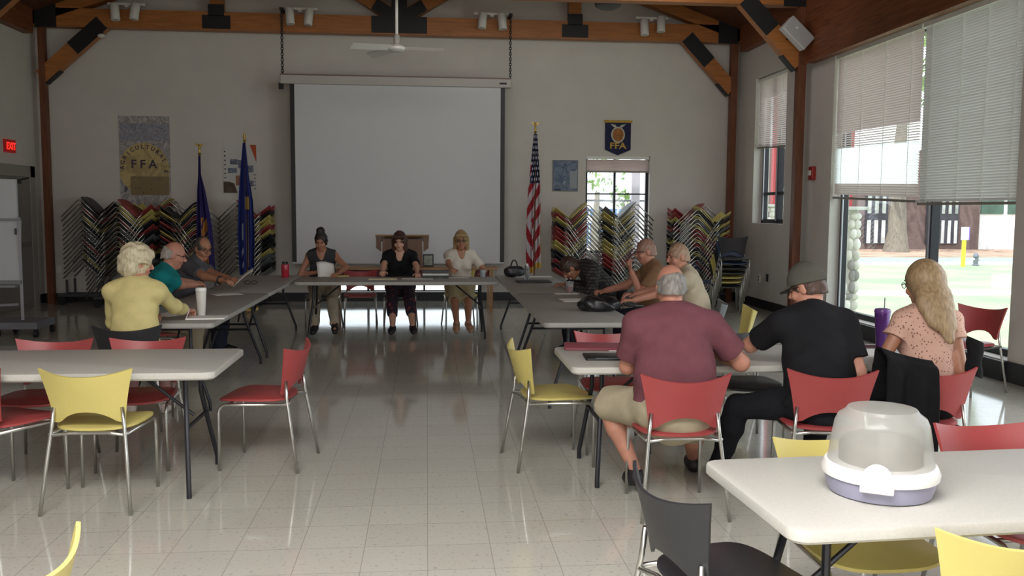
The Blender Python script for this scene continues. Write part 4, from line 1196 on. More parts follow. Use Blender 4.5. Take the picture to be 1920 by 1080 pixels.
def surface(name, V, lo, h):
    S = V < 0
    S[0] = S[-1] = False; S[:, 0] = S[:, -1] = False; S[:, :, 0] = S[:, :, -1] = False
    V = np.where(S, np.minimum(V, -1e-5), np.maximum(V, 1e-5))
    n = np.array(V.shape)
    cnt = np.zeros(n-1, np.int8)
    for dx in (0, 1):
        for dy in (0, 1):
            for dz in (0, 1): cnt += S[dx:n[0]-1+dx, dy:n[1]-1+dy, dz:n[2]-1+dz]
    act = (cnt > 0) & (cnt < 8)
    idx = np.full(n-1, -1, np.int32); cells = np.argwhere(act); idx[act] = np.arange(len(cells))
    acc = np.zeros((len(cells), 3)); num = np.zeros(len(cells))
    corners = [(x, y, z) for x in (0, 1) for y in (0, 1) for z in (0, 1)]
    ci, cj, ck = cells.T
    for a in corners:
        for axis in range(3):
            if a[axis]: continue
            b = list(a); b[axis] = 1
            va = V[ci+a[0], cj+a[1], ck+a[2]]; vb = V[ci+b[0], cj+b[1], ck+b[2]]
            m = (va < 0) != (vb < 0)
            t = np.where(m, va/(va-vb+1e-12), 0)
            p = np.tile(np.array(a, float), (len(cells), 1)); p[:, axis] += t
            acc += p*m[:, None]; num += m
    P = lo+h*(cells+acc/np.maximum(num, 1)[:, None])
    F_ = []
    for axis in range(3):
        o1, o2 = (axis+1) % 3, (axis+2) % 3
        sa = [slice(None)]*3; sb = [slice(None)]*3; sa[axis] = slice(0, -1); sb[axis] = slice(1, None)
        A = S[tuple(sa)]; B = S[tuple(sb)]
        E_ = np.argwhere(A != B)
        E_ = E_[(E_[:, o1] > 0) & (E_[:, o2] > 0) & (E_[:, o1] < n[o1]-1) & (E_[:, o2] < n[o2]-1)]
        ins = A[tuple(E_.T)]
        def cell(d1, d2):
            q = E_.copy(); q[:, o1] += d1; q[:, o2] += d2; return idx[tuple(q.T)]
        q = np.stack([cell(-1, -1), cell(0, -1), cell(0, 0), cell(-1, 0)], 1)
        q[~ins] = q[~ins][:, ::-1]
        F_.append(q)
    Q = np.concatenate(F_); Q = Q[(Q >= 0).all(1)]
    me = bpy.data.meshes.new(name)
    me.vertices.add(len(P)); me.vertices.foreach_set('co', P.astype(np.float32).ravel())
    me.loops.add(len(Q)*4); me.loops.foreach_set('vertex_index', Q.astype(np.int32).ravel())
    me.polygons.add(len(Q)); me.polygons.foreach_set('loop_start', np.arange(0, len(Q)*4, 4, dtype=np.int32)); me.polygons.foreach_set('loop_total', np.full(len(Q), 4, np.int32))
    me.update(calc_edges=True); me.validate()
    me.polygons.foreach_set('use_smooth', [True]*len(me.polygons))
    return me

def ik(a, t, l1, l2, pole):
    a = np.asarray(a, float); t = np.asarray(t, float); d = t-a; L = np.linalg.norm(d); dh = d/L
    L = min(L, l1+l2-.004); t = a+dh*L
    c = max(-1, min(1, (l1*l1+L*L-l2*l2)/(2*l1*L)))
    p = np.asarray(pole, float); p = nv(p-dh*(p@dh))
    return a+dh*l1*c+p*l1*math.sqrt(1-c*c), t

def rot3(yaw, pitch, roll=0.):
    """head turn: yaw clockwise seen from above, pitch down, in degrees"""
    return np.array((Matrix.Rotation(R(-yaw), 3, 'Z') @ Matrix.Rotation(R(-pitch), 3, 'X') @ Matrix.Rotation(R(roll), 3, 'Y')))

SKIN = {'fair': mat('skin_fair', 'c79a82', .5, noise=.06, nscale=30), 'pink': mat('skin_pink', 'c08a74', .5, noise=.08, nscale=30), 'tan': mat('skin_tan', 'a8765c', .5, noise=.07, nscale=30), 'ruddy': mat('skin_ruddy', 'b57f6a', .5, noise=.08, nscale=30)}
EYE = mat('eye_dark', '57463f', .3); BROW = mat('brow', '5a4636', .8); LIP = mat('lip', '9c5a50', .5)

def cloth(name, c, **k): return mat('cloth_'+name, c, .88, noise=.07, nscale=14, bump=.25, bscale=220, spec=.2, **k)

def hair_mat(name, c, c2): return mat('hair_'+name, c, .5, noise=.5, nscale=26, stretch=(3, 3, .35), col2=c2, bump=.2, bscale=60)

def person(key, label, h=.007, female=False, b=1., sw=None, lean=10, bend=5, side=0., twist=0., head=(0, 10), roll=0., rh=None, lh=None, rf=None, lf=None, skin='fair', top=None, topcol=None, sleeve='short', neck=.075, vneck=False, bottom='pants', botcol=None, shoe=None, hair=None, haircol=None, belly=0., glasses=False, cap=None, neckup=0., seatoff=-.05, epole=None, kp=(0, 0), sz=1., watch=None, collar=False, hemskin=False, fist=False, necklace=False, hem=.545):
    cx, cy, ang = SEATS[key]
    fx, fy = math.sin(R(ang)), math.cos(R(ang))
    ox, oy = cx+fx*seatoff, cy+fy*seatoff
    def loc(p):
        p = np.asarray(p, float); dx, dy = p[0]-ox, p[1]-oy
        return np.array([dx*fy-dy*fx, dx*fx+dy*fy, p[2]])
    sw = sw or (.165 if female else .19)
    # skeleton -------------------------------------------------------------
    p0 = np.array([0, 0, .455+.105])
    def dirv(a, s_): return nv([math.sin(R(s_)), math.sin(R(a)), math.cos(R(a))])
    u0, u1, u2 = dirv(lean, side), dirv(lean+bend, side), dirv(lean+bend*1.6, side)
    s1 = p0+u0*.19*sz; s2 = s1+u1*.2*sz; sc = s2+u2*.06*sz; nb = s2+u2*.125*sz
    hx = np.array([1., 0, 0]); tx = np.array([math.cos(R(twist)), -math.sin(R(twist)), 0.])
    fw = nv(np.cross(u1, tx))*-1; fw = nv(np.cross(u1, tx)); fw = fw if fw[1] > 0 else -fw
    nd = nv(u2*.8+np.array([0, .25, .55+neckup]))
    hc = nb+nd*.155
    RH = rot3(head[0], head[1], roll)
    H = lambda x, y, z: hc+RH@np.array([x, y, z])
    sh = {s: sc+tx*s*sw-fw*.01 for s in (-1, 1)}
    hip = {s: p0+hx*s*.095*(1.05 if female else 1) for s in (-1, 1)}
    arms = {}
    for s, tgt in ((1, rh), (-1, lh)):
        t_ = loc(tgt) if tgt is not None else np.array([s*.16, .33, .66])
        pol = np.array([s*.75, -.35, -.75]) if epole is None or epole.get(s) is None else np.array(epole[s], float)
        e, wv = ik(sh[s], t_, .29*sz, .255*sz, pol)
        arms[s] = (e, wv, t_)
    legs = {}
    for s, tgt in ((1, rf), (-1, lf)):
        t_ = loc(tgt) if tgt is not None else np.array([s*.13, .42, 0])
        an = np.array([t_[0], t_[1]-.03, t_[2]+.085])
        kn, an2 = ik(hip[s], an, .43*sz, .42*sz, np.array([s*.12+kp[0 if s > 0 else 1], .8, .6]))
        legs[s] = (kn, an2)
    wm = .95 if female else 1.
    def torso(S, t, shoulders=True, hips=True):
        if hips:
            S.rc(p0-hx*.07, p0+hx*.07, .118*b+t, .118*b+t, .04, min(1, .97/b), [0, 1., 0])
        S.rc(p0+u0*.01, s1, .152*b*wm+t, (.135 if female else .152)*b+t, .05, .76, tx)
        S.rc(s1, s2, (.135 if female else .152)*b+t, .163*wm*(.5+.5*b)+t, .06, .70, tx)
        if belly: S.el(p0+u0*.12+fw*.06*b, np.array([.14*b, .11+belly, .13])+t, None, .06)
        if female:
            for s in (-1, 1): S.el(s1+u1*.13+tx*s*.07+fw*.075*b, np.array([.068, .062, .068])*(.6+.4*b)+t, None, .035)
        if shoulders:
            S.rc(sc-tx*sw*.8, sc+tx*sw*.8, .066*(.6+.4*b)+t, .066*(.6+.4*b)+t, .05)
            for s in (-1, 1): S.rc(nb-u2*.0, sh[s], .052+t, .05+t, .05)
    ar = .043*(.55+.45*b)*(.92 if female else 1.05)
    # skin ------------------------------------------------------------------
    S = Sdf(); torso(S, 0)
    lr = (.55+.45*b)*(1. if female else 1.)
    for s in (-1, 1):
        kn, an = legs[s]
        S.rc(hip[s], kn, .082*lr, .056*lr, .03)
        S.rc(kn, kn+(an-kn)*.35+np.array([0, -.015, 0]), .05*lr, .052*lr, .02); S.rc(kn+(an-kn)*.35+np.array([0, -.015, 0]), an, .052*lr, .034, .02)
        S.rc(an+np.array([0, -.02, -.045]), an+np.array([s*.015, .13, -.062]), .03, .022, .02)
        e, w_, tt = arms[s]
        S.rc(sh[s], e, ar*1.18, ar*.92, .03); S.rc(e, w_, ar*.95, ar*.62, .02)
        # hand: palm, four fingers in two bones each, thumb from the side of the palm
        d = nv(w_-e); d2 = nv(d+np.array([0, .0, -d[2]*.8]))
        if tt[2] > 1.0: d2 = d
        pn = np.array([0, 0, -1.]) if tt[2] < 1.0 else nv(np.array([0, -.6, .2]))
        pn = nv(pn-d2*(pn@d2)); ac = np.cross(d2, pn)*s
        k0 = w_+d2*.085
        S.rc(w_, k0, .03, .041, .012, .42, ac)
        for q, ln in zip((.031, .0105, -.0105, -.030), (.066, .076, .071, .055)):
            base = k0+ac*q+d2*.0; cu = R(38 if not fist else 75)
            m1 = base+nv(d2+pn*math.tan(cu*.45))*ln*.55; m2 = m1+nv(d2*math.cos(cu*1.5)+pn*math.sin(cu*1.5))*ln*.5
            S.rc(base, m1, .0098, .009, .004); S.rc(m1, m2, .009, .0078, .003)
        tb = w_+d2*.025+ac*.026; t1 = tb+nv(d2*.75+ac*.75+pn*.25)*.045; t2 = t1+nv(d2+ac*.15+pn*.35)*.032
        S.rc(tb, t1, .0145, .0115, .008); S.rc(t1, t2, .0112, .009, .003)
    S.rc(nb-nd*.03, hc+RH@np.array([0, -.018, -.055]), .056 if not female else .047, .054 if not female else .045, .025)
    fs = .95 if female else 1.
    S.el(H(0, -.006, .018), (.077*fs, .098*fs, .108*fs), RH, .01); S.el(H(0, .028, -.045), (.06*fs, .066, .078*fs), RH, .03)
    S.el(H(0, .065, -.098*fs), (.026, .022, .02), RH, .03)
    S.rc(H(-.035, .085, .036), H(.035, .085, .036), .011, .011, .015)
    for s in (-1, 1):
        S.el(H(s*.033, .1, .014), (.016, .014, .011), RH, .012, 's')
        S.el(H(s*.077*fs, -.006, -.006), (.011, .022, .033), RH, .006)
        S.el(H(s*.045, .07, -.03), (.022, .02, .02), RH, .02)
    S.rc(H(0, .096, .016), H(0, .117, -.022), .0085, .0135, .01); S.el(H(0, .106, -.028), (.019, .013, .01), RH, .008)
    S.rc(H(-.018, .091, -.058), H(.018, .091, -.058), .008, .008, .008)
    body = link('person', S.mesh('person', h), SKIN[skin], None, 0, loc=(ox, oy, 0))
    body.rotation_euler = (0, 0, R(-ang)); tag(body, label, 'person')
    def part(nm, S_, m, hh=None, wr=None):
        if wr: S_.wrinkle(*wr)
        return link(nm, S_.mesh(nm, hh or h), m, body, 0)
    # face details ----------------------------------------------------------
    hm = haircol
    RM = Matrix(RH.tolist())
    for s in (-1, 1):
        obj('eye', MB().sphere(H(s*.033, .0865, .0135), (.0125, .0095, .0085), 12, 8, RM), EYE, body, 180)
        obj('eyebrow', MB().tube([H(s*.014, .101, .034), H(s*.034, .1, .041), H(s*.054, .084, .034)], [.002, .0035, .002], 6), BROW, body, 180)
    obj('mouth', MB().sphere(H(0, .0965, -.058), (.024, .006, .007), 12, 8, RM), LIP, body, 180)
    if glasses:
        g = MB()
        for s in (-1, 1):
            g.tube([H(s*.033+.023*math.cos(2*math.pi*k/16), .112-.006*math.cos(2*math.pi*k/16)*s, .012+.017*math.sin(2*math.pi*k/16)) for k in range(16)], .0022, 6, closed=True)
            g.tube([H(s*.056, .105, .016), H(s*.079, .07, .014), H(s*.081, .0, .012), H(s*.08, -.015, .0)], .0022, 6)
        g.tube([H(-.01, .114, .016), H(0, .117, .018), H(.01, .114, .016)], .0022, 6)
        obj('glasses', g, BLACK, body, 180)
    # top ---------------------------------------------------------------------
    T = Sdf(); torso(T, .013)
    for s in (-1, 1):
        e, w_, tt = arms[s]
        if sleeve == 'short':
            c_ = sh[s]+(e-sh[s])*.72; nn = nv(e-sh[s]); T.rc(sh[s], e, ar*1.5, ar*1.55, .03, cut=(c_, nn))
        elif sleeve == 'cap':
            c_ = sh[s]+(e-sh[s])*.36; nn = nv(e-sh[s]); T.rc(sh[s], e, ar*1.5, ar*2.4, .03, cut=(c_, nn))
        elif sleeve in ('long', '3q'):
            T.rc(sh[s], e, ar*1.45, ar*1.3, .03)
            fr = .96 if sleeve == 'long' else .68
            T.rc(e, w_, ar*1.3, ar*1.08, .03, cut=(e+(w_-e)*fr, nv(w_-e)))
    T.cut((0, 0, hem), (0, 0, -1))
    if sleeve == 'none':
        for s in (-1, 1): T.el(sh[s]+tx*s*.075, (.075, .09, .11), None, .01, 's')
    T.el(nb+nd*.045+fw*.02, (neck, neck*1.05, .06), None, .01, 's')
    if vneck:
        T.rc(nb+nd*.03+fw*.06, s2+fw*.2-u1*.03, .06, .02, .01, op='s')
    part('shirt', T, topcol, wr=(.004, 24., ox*3))
    if collar:
        Cc = MB().tube([nb+nd*.02+tx*.072*math.cos(2*math.pi*k/20)+fw*(.07*math.sin(2*math.pi*k/20)+.0)+u2*(.012-.018*math.sin(2*math.pi*k/20)) for k in range(20)], .015, 8, closed=True)
        obj('collar', Cc, topcol, body, 180)
    # bottoms -------------------------------------------------------------------
    B = Sdf()
    B.rc(p0-hx*.08, p0+hx*.08, .125*b, .125*b, .05, min(1, .93/b), [0, 1., 0])
    B.rc(p0, p0+u0*.1, .15*b*wm+.012, .15*b*wm+.012, .04, .82, tx)
    for s in (-1, 1):
        kn, an = legs[s]; g = .012
        cf = kn+(an-kn)*.35+np.array([0, -.015, 0])
        if bottom in ('pants', 'capri'): B.rc(kn, cf, .053*lr+g, .054*lr+g, .03); B.rc(cf, kn+(an-kn)*(.75 if bottom == 'pants' else .42), .054*lr+g, .042+g, .02)
        if bottom == 'pants':
            B.rc(hip[s], kn, .084*lr+g, .058*lr+g, .03); B.rc(kn, an, .058*lr+g, .05+g*.8, .02, cut=(an+np.array([0, 0, -.02]), nv(an-kn)))
        elif bottom == 'capri':
            B.rc(hip[s], kn, .084*lr+g, .06*lr+g, .03); B.rc(kn, an, .058*lr+g, .05+g*.8, .02, cut=(kn+(an-kn)*.5, nv(an-kn)))
        elif bottom == 'shorts':
            B.rc(hip[s], kn+(kn-hip[s])*.1, .092*lr+g, .078*lr+g, .03, cut=(kn-(kn-hip[s])*.04, nv(kn-hip[s])))
        elif bottom == 'skirt':
            B.rc(hip[s], kn, .09*lr+g, .07*lr+g, .09, cut=(kn-(kn-hip[s])*.08, nv(kn-hip[s])))
    B.cut(p0+u0*.14, (0, -.35, 1))
    part({'pants': 'trousers', 'capri': 'trousers', 'shorts': 'shorts', 'skirt': 'skirt'}[bottom], B, botcol, wr=(.004, 22., oy))
    # shoes ----------------------------------------------------------------------
    for s in (-1, 1):
        kn, an = legs[s]; F2 = Sdf()
        zf = an[2]-.085
        F2.rc((an[0], an[1]-.03, zf+.045), (an[0]+s*.012, an[1]+.07, zf*.6+.045), .042, .044, .02); F2.rc((an[0]+s*.012, an[1]+.07, zf*.6+.042), (an[0]+s*.016, an[1]+.145, zf*.3+.035), .044, .032, .02)
        F2.rc((an[0], an[1]-.02, zf+.05), (an[0], an[1]-.012, zf+.085), .042, .042, .02); F2.cut((0, 0, .004), (0, 0, -1)); F2.cut((0, 0, zf+.095), (0, 0, 1))
        part('shoe', F2, shoe, max(h, .007))
    if watch:
        s = watch; e, w_, tt = arms[s]; d = nv(w_-e); q = w_-d*.03; a_ = nv(np.cross(d, [0, 0, 1])); c_ = np.cross(d, a_)
        obj('wristband', MB().tube([q+(a_*math.cos(2*math.pi*k/16)+c_*math.sin(2*math.pi*k/16))*(ar*.7+.004) for k in range(16)], .009, 8, closed=True), BLACK, body, 180)
    # hair -----------------------------------------------------------------------
    if hair:
        G = Sdf(); gap = .008
        sk = np.array([.077*fs, .098*fs, .108*fs])
        face = lambda: G.el(H(0, .125, -.055), (.088, .085, .125), RH, .012, 's')
        if hair in ('short', 'buzz', 'fringe', 'recede'):
            t = {'short': .014, 'buzz': .006, 'fringe': .009, 'recede': .009}[hair]
            G.el(H(0, -.008, .02), sk+t, RH, .01); G.el(H(0, -.03, -.03), np.array([.07, .075, .07])+t, RH, .02)
            face(); G.cut(H(0, -.05, -.085), RH@np.array([0, .35, -1]))
            G.el(H(0, .06, -.1), (.12, .095, .11), RH, .01, 's')
            if hair == 'fringe': G.cut(H(0, -.05, .042), RH@np.array([0, .45, 1.])); G.cut(H(0, -.05, -.048), RH@np.array([0, .3, -1]))
            if hair == 'recede': G.el(H(0, .09, .1), (.085, .1, .075), RH, .015, 's')
            for s in (-1, 1): G.el(H(s*.085, .004, -.01), (.03, .024, .036), RH, .006, 's')
            wr = (.0025, 70., 1)
            if hair == 'buzz': G.cut(H(0, -.05, -.052), RH@np.array([0, .3, -1]))
        elif hair == 'fluffy':
            G.el(H(0, -.015, .03), sk+.034, RH, .01); G.el(H(0, -.045, -.03), np.array([.088, .075, .085])+.012, RH, .03)
            for s in (-1, 1): G.el(H(s*.075, .015, .0), (.035, .05, .05), RH, .03)
            G.el(H(0, .07, .085), (.07, .045, .04), RH, .03)
            G.el(H(0, .14, -.05), (.1, .1, .125), RH, .012, 's')
            for s in (-1, 1): G.el(H(s*.1, .03, -.04), (.035, .05, .055), RH, .02, 's')
            G.cut(H(0, -.05, -.095), RH@np.array([0, .3, -1]))
            wr = (.006, 48., 2)
        elif hair == 'bob':
            G.el(H(0, -.012, .025), sk+.022, RH, .01)
            for s in (-1, 1): G.rc(H(s*.078, -.0, .02), H(s*.082, .012, -.115), .032, .026, .03)
            G.rc(H(0, -.07, 0), H(0, -.06, -.11), .06, .05, .04); G.rc(H(-.05, .085, .09), H(.06, .08, .085), .022, .02, .03)
            G.el(H(0, .13, -.045), (.064, .088, .122), RH, .012, 's'); wr = (.002, 60., 3)
        elif hair == 'long':
            G.el(H(0, -.012, .025), sk+.02, RH, .01)
            bk = lambda x, up, d: nb+tx*x+u2*up-fw*d
            for s in (-1, 1): G.rc(H(s*.066, -.005, .03), H(s*.078, -.03, -.13), .036, .03, .03)
            G.rc(H(0, -.06, .03), bk(0, .03, .1), .075, .075, .05, .6, tx)
            G.rc(bk(-.02, .05, .1), bk(-.01, -.06, .135), .075, .06, .05, .5, tx)
            G.rc(bk(.035, .06, .1), bk(.05, -.17, .15), .06, .03, .05, .55, tx); G.rc(bk(.07, .08, .06), bk(.085, -.1, .12), .035, .02, .04)
            G.el(H(0, .13, -.06), (.068, .085, .125), RH, .012, 's'); wr = (.003, 60., 3)
        elif hair == 'bun':
            G.el(H(0, -.01, .024), sk+.013, RH, .01); G.el(H(0, -.04, -.02), np.array([.07, .065, .07])+.01, RH, .02)
            G.el(H(0, .13, -.04), (.085, .09, .125), RH, .012, 's'); G.cut(H(0, -.05, -.08), RH@np.array([0, .4, -1]))
            G.el(H(0, -.025, .145), (.056, .056, .048), RH, .02); wr = (.003, 60., 1)
        part('hair', G, hm, min(h, .006), wr if hair != 'long' else (.0012, 60., 3))
    if cap is not None:
        K = Sdf(); sk = np.array([.077, .098, .108])
        K.el(H(0, -.008, .03), sk+.018, RH, .01); K.cut(H(0, 0, .025), RH@np.array([0, .12, -1]))
        K.el(H(0, .1, .028), (.074, .07, .011), RH @ np.array(Matrix.Rotation(R(-10), 3, 'X')), .01)
        part('cap', K, cap, .005)
    return body, dict(H=H, arms=arms, legs=legs, nb=nb, loc=loc, RM=RM)

KHAKI = cloth('khaki', '9c907a'); BLACKC = cloth('black', '1b1b1e'); BEIGE = cloth('beige', 'aa9f8c'); JEAN = cloth('black_jeans', '1c1d22'); NAVY = cloth('navy', '2a2d3a'); SHOEB = mat('dark_shoe', '1d1c1e', .5, noise=.1); SHOEW = mat('pale_shoe', 'cfc4ba', .6, noise=.1); SAND = mat('tan_sandal', 'a07a62', .6, noise=.1)
GREYH = hair_mat('grey', '8f8a84', '5f5b57'); WHITEH = hair_mat('white', 'd9cfb4', 'b3a682'); DARKH = hair_mat('dark', '2a2220', '16110f'); BROWNH = hair_mat('brown', '4a342a', '2c1f1a'); AUBURN = hair_mat('auburn', '54332c', '33201d'); BLOND = hair_mat('blond', 'b0956a', '7d6444'); BLOND2 = hair_mat('ash_blond', 'a88f6c', '80694c'); SILV = hair_mat('silver', 'b5aea6', '8d867e')

A = at
person('cardigan', 'woman seen from behind in a pale yellow cardigan with fluffy white hair, writing', .006, True, 1.06, .168, 8, 5, twist=8, head=(62, 8), rh=A(350, 583, 'z', .80), lh=A(272, 592, 'z', .78), skin='pink', topcol=cloth('pale_yellow', 'd6c98c'), sleeve='3q', neck=.085, bottom='pants', botcol=cloth('dusty_pink', 'a8807c'), shoe=SHOEW, hair='fluffy', haircol=WHITEH, fist=True, epole={1: (.35, -.5, -1), -1: (-.9, -.3, -.8)})
person('teal', 'bald man in a teal polo shirt leaning over the table, side view', .007, False, 1.08, None, 14, 7, head=(-4, 18), rh=A(418, 546, 'z', .77), lh=A(400, 541, 'z', .77), skin='ruddy', topcol=cloth('teal', '16787a'), neck=.07, botcol=KHAKI, shoe=SHOEB, hair='fringe', haircol=SILV, collar=True, glasses=True)
person('greytee', 'man in a dark grey shirt and glasses holding up a sheet of paper', .007, False, 1.12, None, 14, 7, head=(46, 18), rh=A(443, 537, 'z', .82), lh=A(442, 527, 'z', .84), skin='tan', topcol=cloth('dark_grey', '54545a'), botcol=NAVY, shoe=SHOEB, hair='recede', haircol=hair_mat('dark_grey', '544c46', '332d29'), glasses=True, watch=1)
person('vest', 'woman in a dark sleeveless vest with a high bun, looking down at papers', .008, True, 1.05, None, 12, 6, head=(4, 22), rh=A(596, 510, 'z', .78), lh=A(634, 513, 'z', .78), rf=A(590, 629, 'z', 0), lf=A(628, 630, 'z', 0), skin='tan', topcol=cloth('charcoal_vest', '3a3a3e'), sleeve='none', neck=.07, vneck=True, botcol=BEIGE, shoe=SHOEB, hair='bun', haircol=DARKH, epole={1: (1, -.2, -.35), -1: (-1, -.2, -.35)})
person('blacktop', 'middle woman in a black top with a reddish brown bob, reading', .008, True, 1.08, None, 12, 6, head=(4, 15), rh=A(716, 515, 'z', .78), lh=A(783, 514, 'z', .78), rf=A(736, 627, 'z', 0), lf=A(774, 627, 'z', 0), skin='fair', topcol=BLACKC, sleeve='short', neck=.085, vneck=True, bottom='capri', botcol=dots_mat('floral_print', '2c2030', '8a3a3c', 16, .3), shoe=SHOEB, hair='bob', haircol=AUBURN)
person('whitetee', 'blond woman in a white v-neck tee with bare legs, behind the far table', .008, True, .95, None, 8, 5, head=(6, 11), rh=A(850, 516, 'z', .78), lh=A(906, 512, 'z', .78), rf=A(858, 629, 'z', 0), lf=A(879, 629, 'z', 0), skin='tan', topcol=cloth('white', 'cfc8bc'), sleeve='short', neck=.07, vneck=True, bottom='skirt', botcol=cloth('cream', 'b5aa86'), shoe=SAND, hair='bob', haircol=BLOND, glasses=True)
person('plaid', 'dark haired man in a dark plaid shirt bent low over the table', .007, False, 1.2, None, 14, 20, head=(0, 52), neckup=-1.15, rh=A(1062, 533, 'z', .77), lh=A(1080, 540, 'z', .77), skin='tan', topcol=plaid_mat('dark_plaid', '1e1d1f', '54504c', 9), sleeve='long', botcol=NAVY, shoe=SHOEB, hair='short', haircol=BROWNH)
person('tan', 'bald man in a tan shirt and glasses holding a hand to his mouth', .007, False, 1.15, None, 8, 6, head=(0, 12), rh=A(1135, 545, 'z', .78), lh=A(1184, 510, 'y', 9.05), skin='ruddy', topcol=cloth('tan', '87684e'), botcol=NAVY, shoe=SHOEB, hair='buzz', haircol=hair_mat('stubble', '9c7868', '8a6a5c'), glasses=True, fist=True, belly=.03, epole={-1: (-.25, .3, -1)})
person('beige', 'man with cropped fair hair in a light beige shirt, arm on the table', .007, False, 1.08, None, 12, 6, head=(-24, 10), rh=A(1165, 560, 'z', .78), lh=A(1180, 566, 'z', .78), skin='ruddy', topcol=cloth('light_beige', 'b5a992'), botcol=NAVY, shoe=SHOEB, hair='buzz', haircol=hair_mat('cropped_fair', 'a88a70', '8c705c'), collar=True)
person('maroon', 'heavy bald man in a maroon polo and khaki shorts seen from behind', .006, False, 1.32, .21, 8, 6, head=(-3, 16), rh=A(1352, 668, 'z', .78), lh=A(1215, 666, 'z', .78), lf=(1.2, 5.02, .05), rf=A(1296, 880, 'z', 0), skin='ruddy', topcol=cloth('maroon', '6e434a'), neck=.072, bottom='shorts', botcol=cloth('khaki_shorts', 'a89d85'), shoe=SHOEB, hair='fringe', haircol=GREYH, collar=True, belly=.04, hem=.605, epole={1: (1, -.7, -1), -1: (-1, -.7, -1)}, kp=(0, -.55))
person('cap', 'man in a grey cap and black shirt turned to his side, seen from behind', .006, False, 1.18, .2, 12, 6, side=-5, twist=-16, head=(-52, 22), rh=A(1540, 668, 'z', .78), lh=A(1408, 648, 'z', .80), epole={1: (.35, -.5, -1), -1: (-1, -.3, -.6)}, lf=(1.82, 5.35, 0), rf=(2.4, 5.35, 0), skin='pink', topcol=BLACKC, neck=.07, botcol=JEAN, shoe=SHOEB, hair='buzz', haircol=hair_mat('dark_crop', '5c4438', '3c2c26'), cap=cloth('cap_grey', '57564f'), watch=-1, glasses=True, kp=(0, -1.2))
person('blouse', 'woman with long blond hair in a dotted pink blouse seen from behind', .006, True, .86, .138, 5, 4, head=(-24, 14), rh=A(1738, 668, 'z', .78), lh=A(1655, 664, 'z', .78), epole={1: (.1, -.4, -1), -1: (-.6, -.4, -.8)}, glasses=True, skin='tan', topcol=dots_mat('pink_dots', 'cba392', '6b473c', 58, .24), sleeve='cap', neck=.075, botcol=BLACKC, shoe=SHOEB, hair='long', haircol=BLOND2)

# paper in the grey man's hands
p = A(456, 520, 'z', .88)
o = obj('paper_sheet', MB().grid(lambda u, v: Vector(((u-.5)*.28, (v-.5)*.2, .01*math.sin(u*3))), 6, 6), PAPER, None, 180, loc=(p.x, p.y, .88))
o.rotation_euler = (R(8), R(-40), R(4)); o.modifiers.new('thickness', 'SOLIDIFY').thickness = .002
tag(o, 'tilted white sheet held up by the man in dark grey', 'paper')
p = A(612, 508, 'z', .80)
o = obj('paper_sheet', MB().grid(lambda u, v: Vector(((u-.5)*.24, (v-.5)*.26, .02*math.sin(u*4))), 6, 6), PAPER, None, 180, loc=(p.x, p.y-.03, .815))
o.rotation_euler = (R(48), R(4), R(18)); o.modifiers.new('thickness', 'SOLIDIFY').thickness = .002
tag(o, 'white sheet folded upright in the hands of the woman in the vest', 'paper')
# pen in the cardigan woman's hand
p = A(352, 590, 'z', .78)
tag(obj('pen', MB().tube([(p.x-.02, p.y+.02, .745), (p.x-.0, p.y+.0, .785), (p.x+.02, p.y-.02, .83)], .004, 8), mat('pen_white', 'd8d8d4', .3)), 'pale pen in the hand of the woman in yellow', 'pen')
# phone held by the tan shirt man
# black jacket over the pink blouse woman's chair
def jacket():
    cx, cy, ang = SEATS['blouse']
    t = thing('jacket', 'black jacket hung over the back of the red chair under the blond woman', 'jacket', (cx, cy, 0), R(-ang))
    J = cloth('jacket_black', '141416')
    path = [(-.16, .56), (-.175, .66), (-.2, .74), (-.235, .79), (-.29, .795), (-.345, .76), (-.355, .66), (-.345, .52), (-.335, .4), (-.33, .28)]
    cum = np.linspace(0, 1, len(path))
    def fn(u, v):
        y = np.interp(v, cum, [q[0] for q in path]); z = np.interp(v, cum, [q[1] for q in path])
        x = -.36+.265*u - .012*math.sin(v*5)
        e = abs((x)/.24); y += .06*min(1, e*e)*(1 if z > .5 else 1)
        return Vector((x, y+(.012*math.sin(u*14+v*3)*(.3+v) if v > .6 else 0)-(.012 if v > .5 else 0), z+(.022 if .2 < v < .65 else 0)+(.0 if v < .3 or v > .7 else .03*(e**2)-.01)))
    o = obj('jacket_body', MB().grid(fn, 26, 40), J, t, 180); o.modifiers.new('thickness', 'SOLIDIFY').thickness = .012
    def fs(u, v):
        a = u*2*math.pi; zz = .93-.2*v
        return Vector((.175+.045*math.cos(a)*(1+.15*math.sin(v*9)), -.2+.03*math.sin(a), zz-.02*math.cos(a)))
    obj('sleeve', MB().grid(fs, 16, 10), J, t, 180)
jacket()
# ================================================================== OUTSIDE
GZ = -.35
def ground(name, x0, x1, y0, y1, z, m): struct(name, MB().box2((x0, y0, z-.1), (x1, y1, z)), m)
ground('lawn', XR+.3, 120, -30, 160, GZ, mat('lawn_grass', '7c9a74', .9, noise=.35, nscale=.5, col2='a0aa88', bump=.4, bscale=30))
ground('ground_behind', -40, XR+.3, YF+.3, 160, GZ, mat('pale_paving', 'c9c5bb', .9, noise=.1, nscale=1))
ground('sidewalk', XR+.4, 120, 20.2, 21.6, GZ+.02, mat('sidewalk_concrete', 'cfcabd', .9, noise=.08, nscale=2))
ground('road', -40, 120, 32.5, 37.2, GZ+.01, mat('asphalt', '8d8f96', .9, noise=.1, nscale=3))
ground('mulch_bed', -40, 120, 37.6, 46, GZ+.03, mat('mulch', 'b59a86', .95, noise=.35, nscale=1.2, col2='8f7060'))
ground('kerb', -40, 120, 32.2, 32.5, GZ+.08, mat('kerb_stone', 'c9c9c4', .9))
BRICK = mat('brown_brick', '6d5a56', .9, noise=.15, nscale=6)
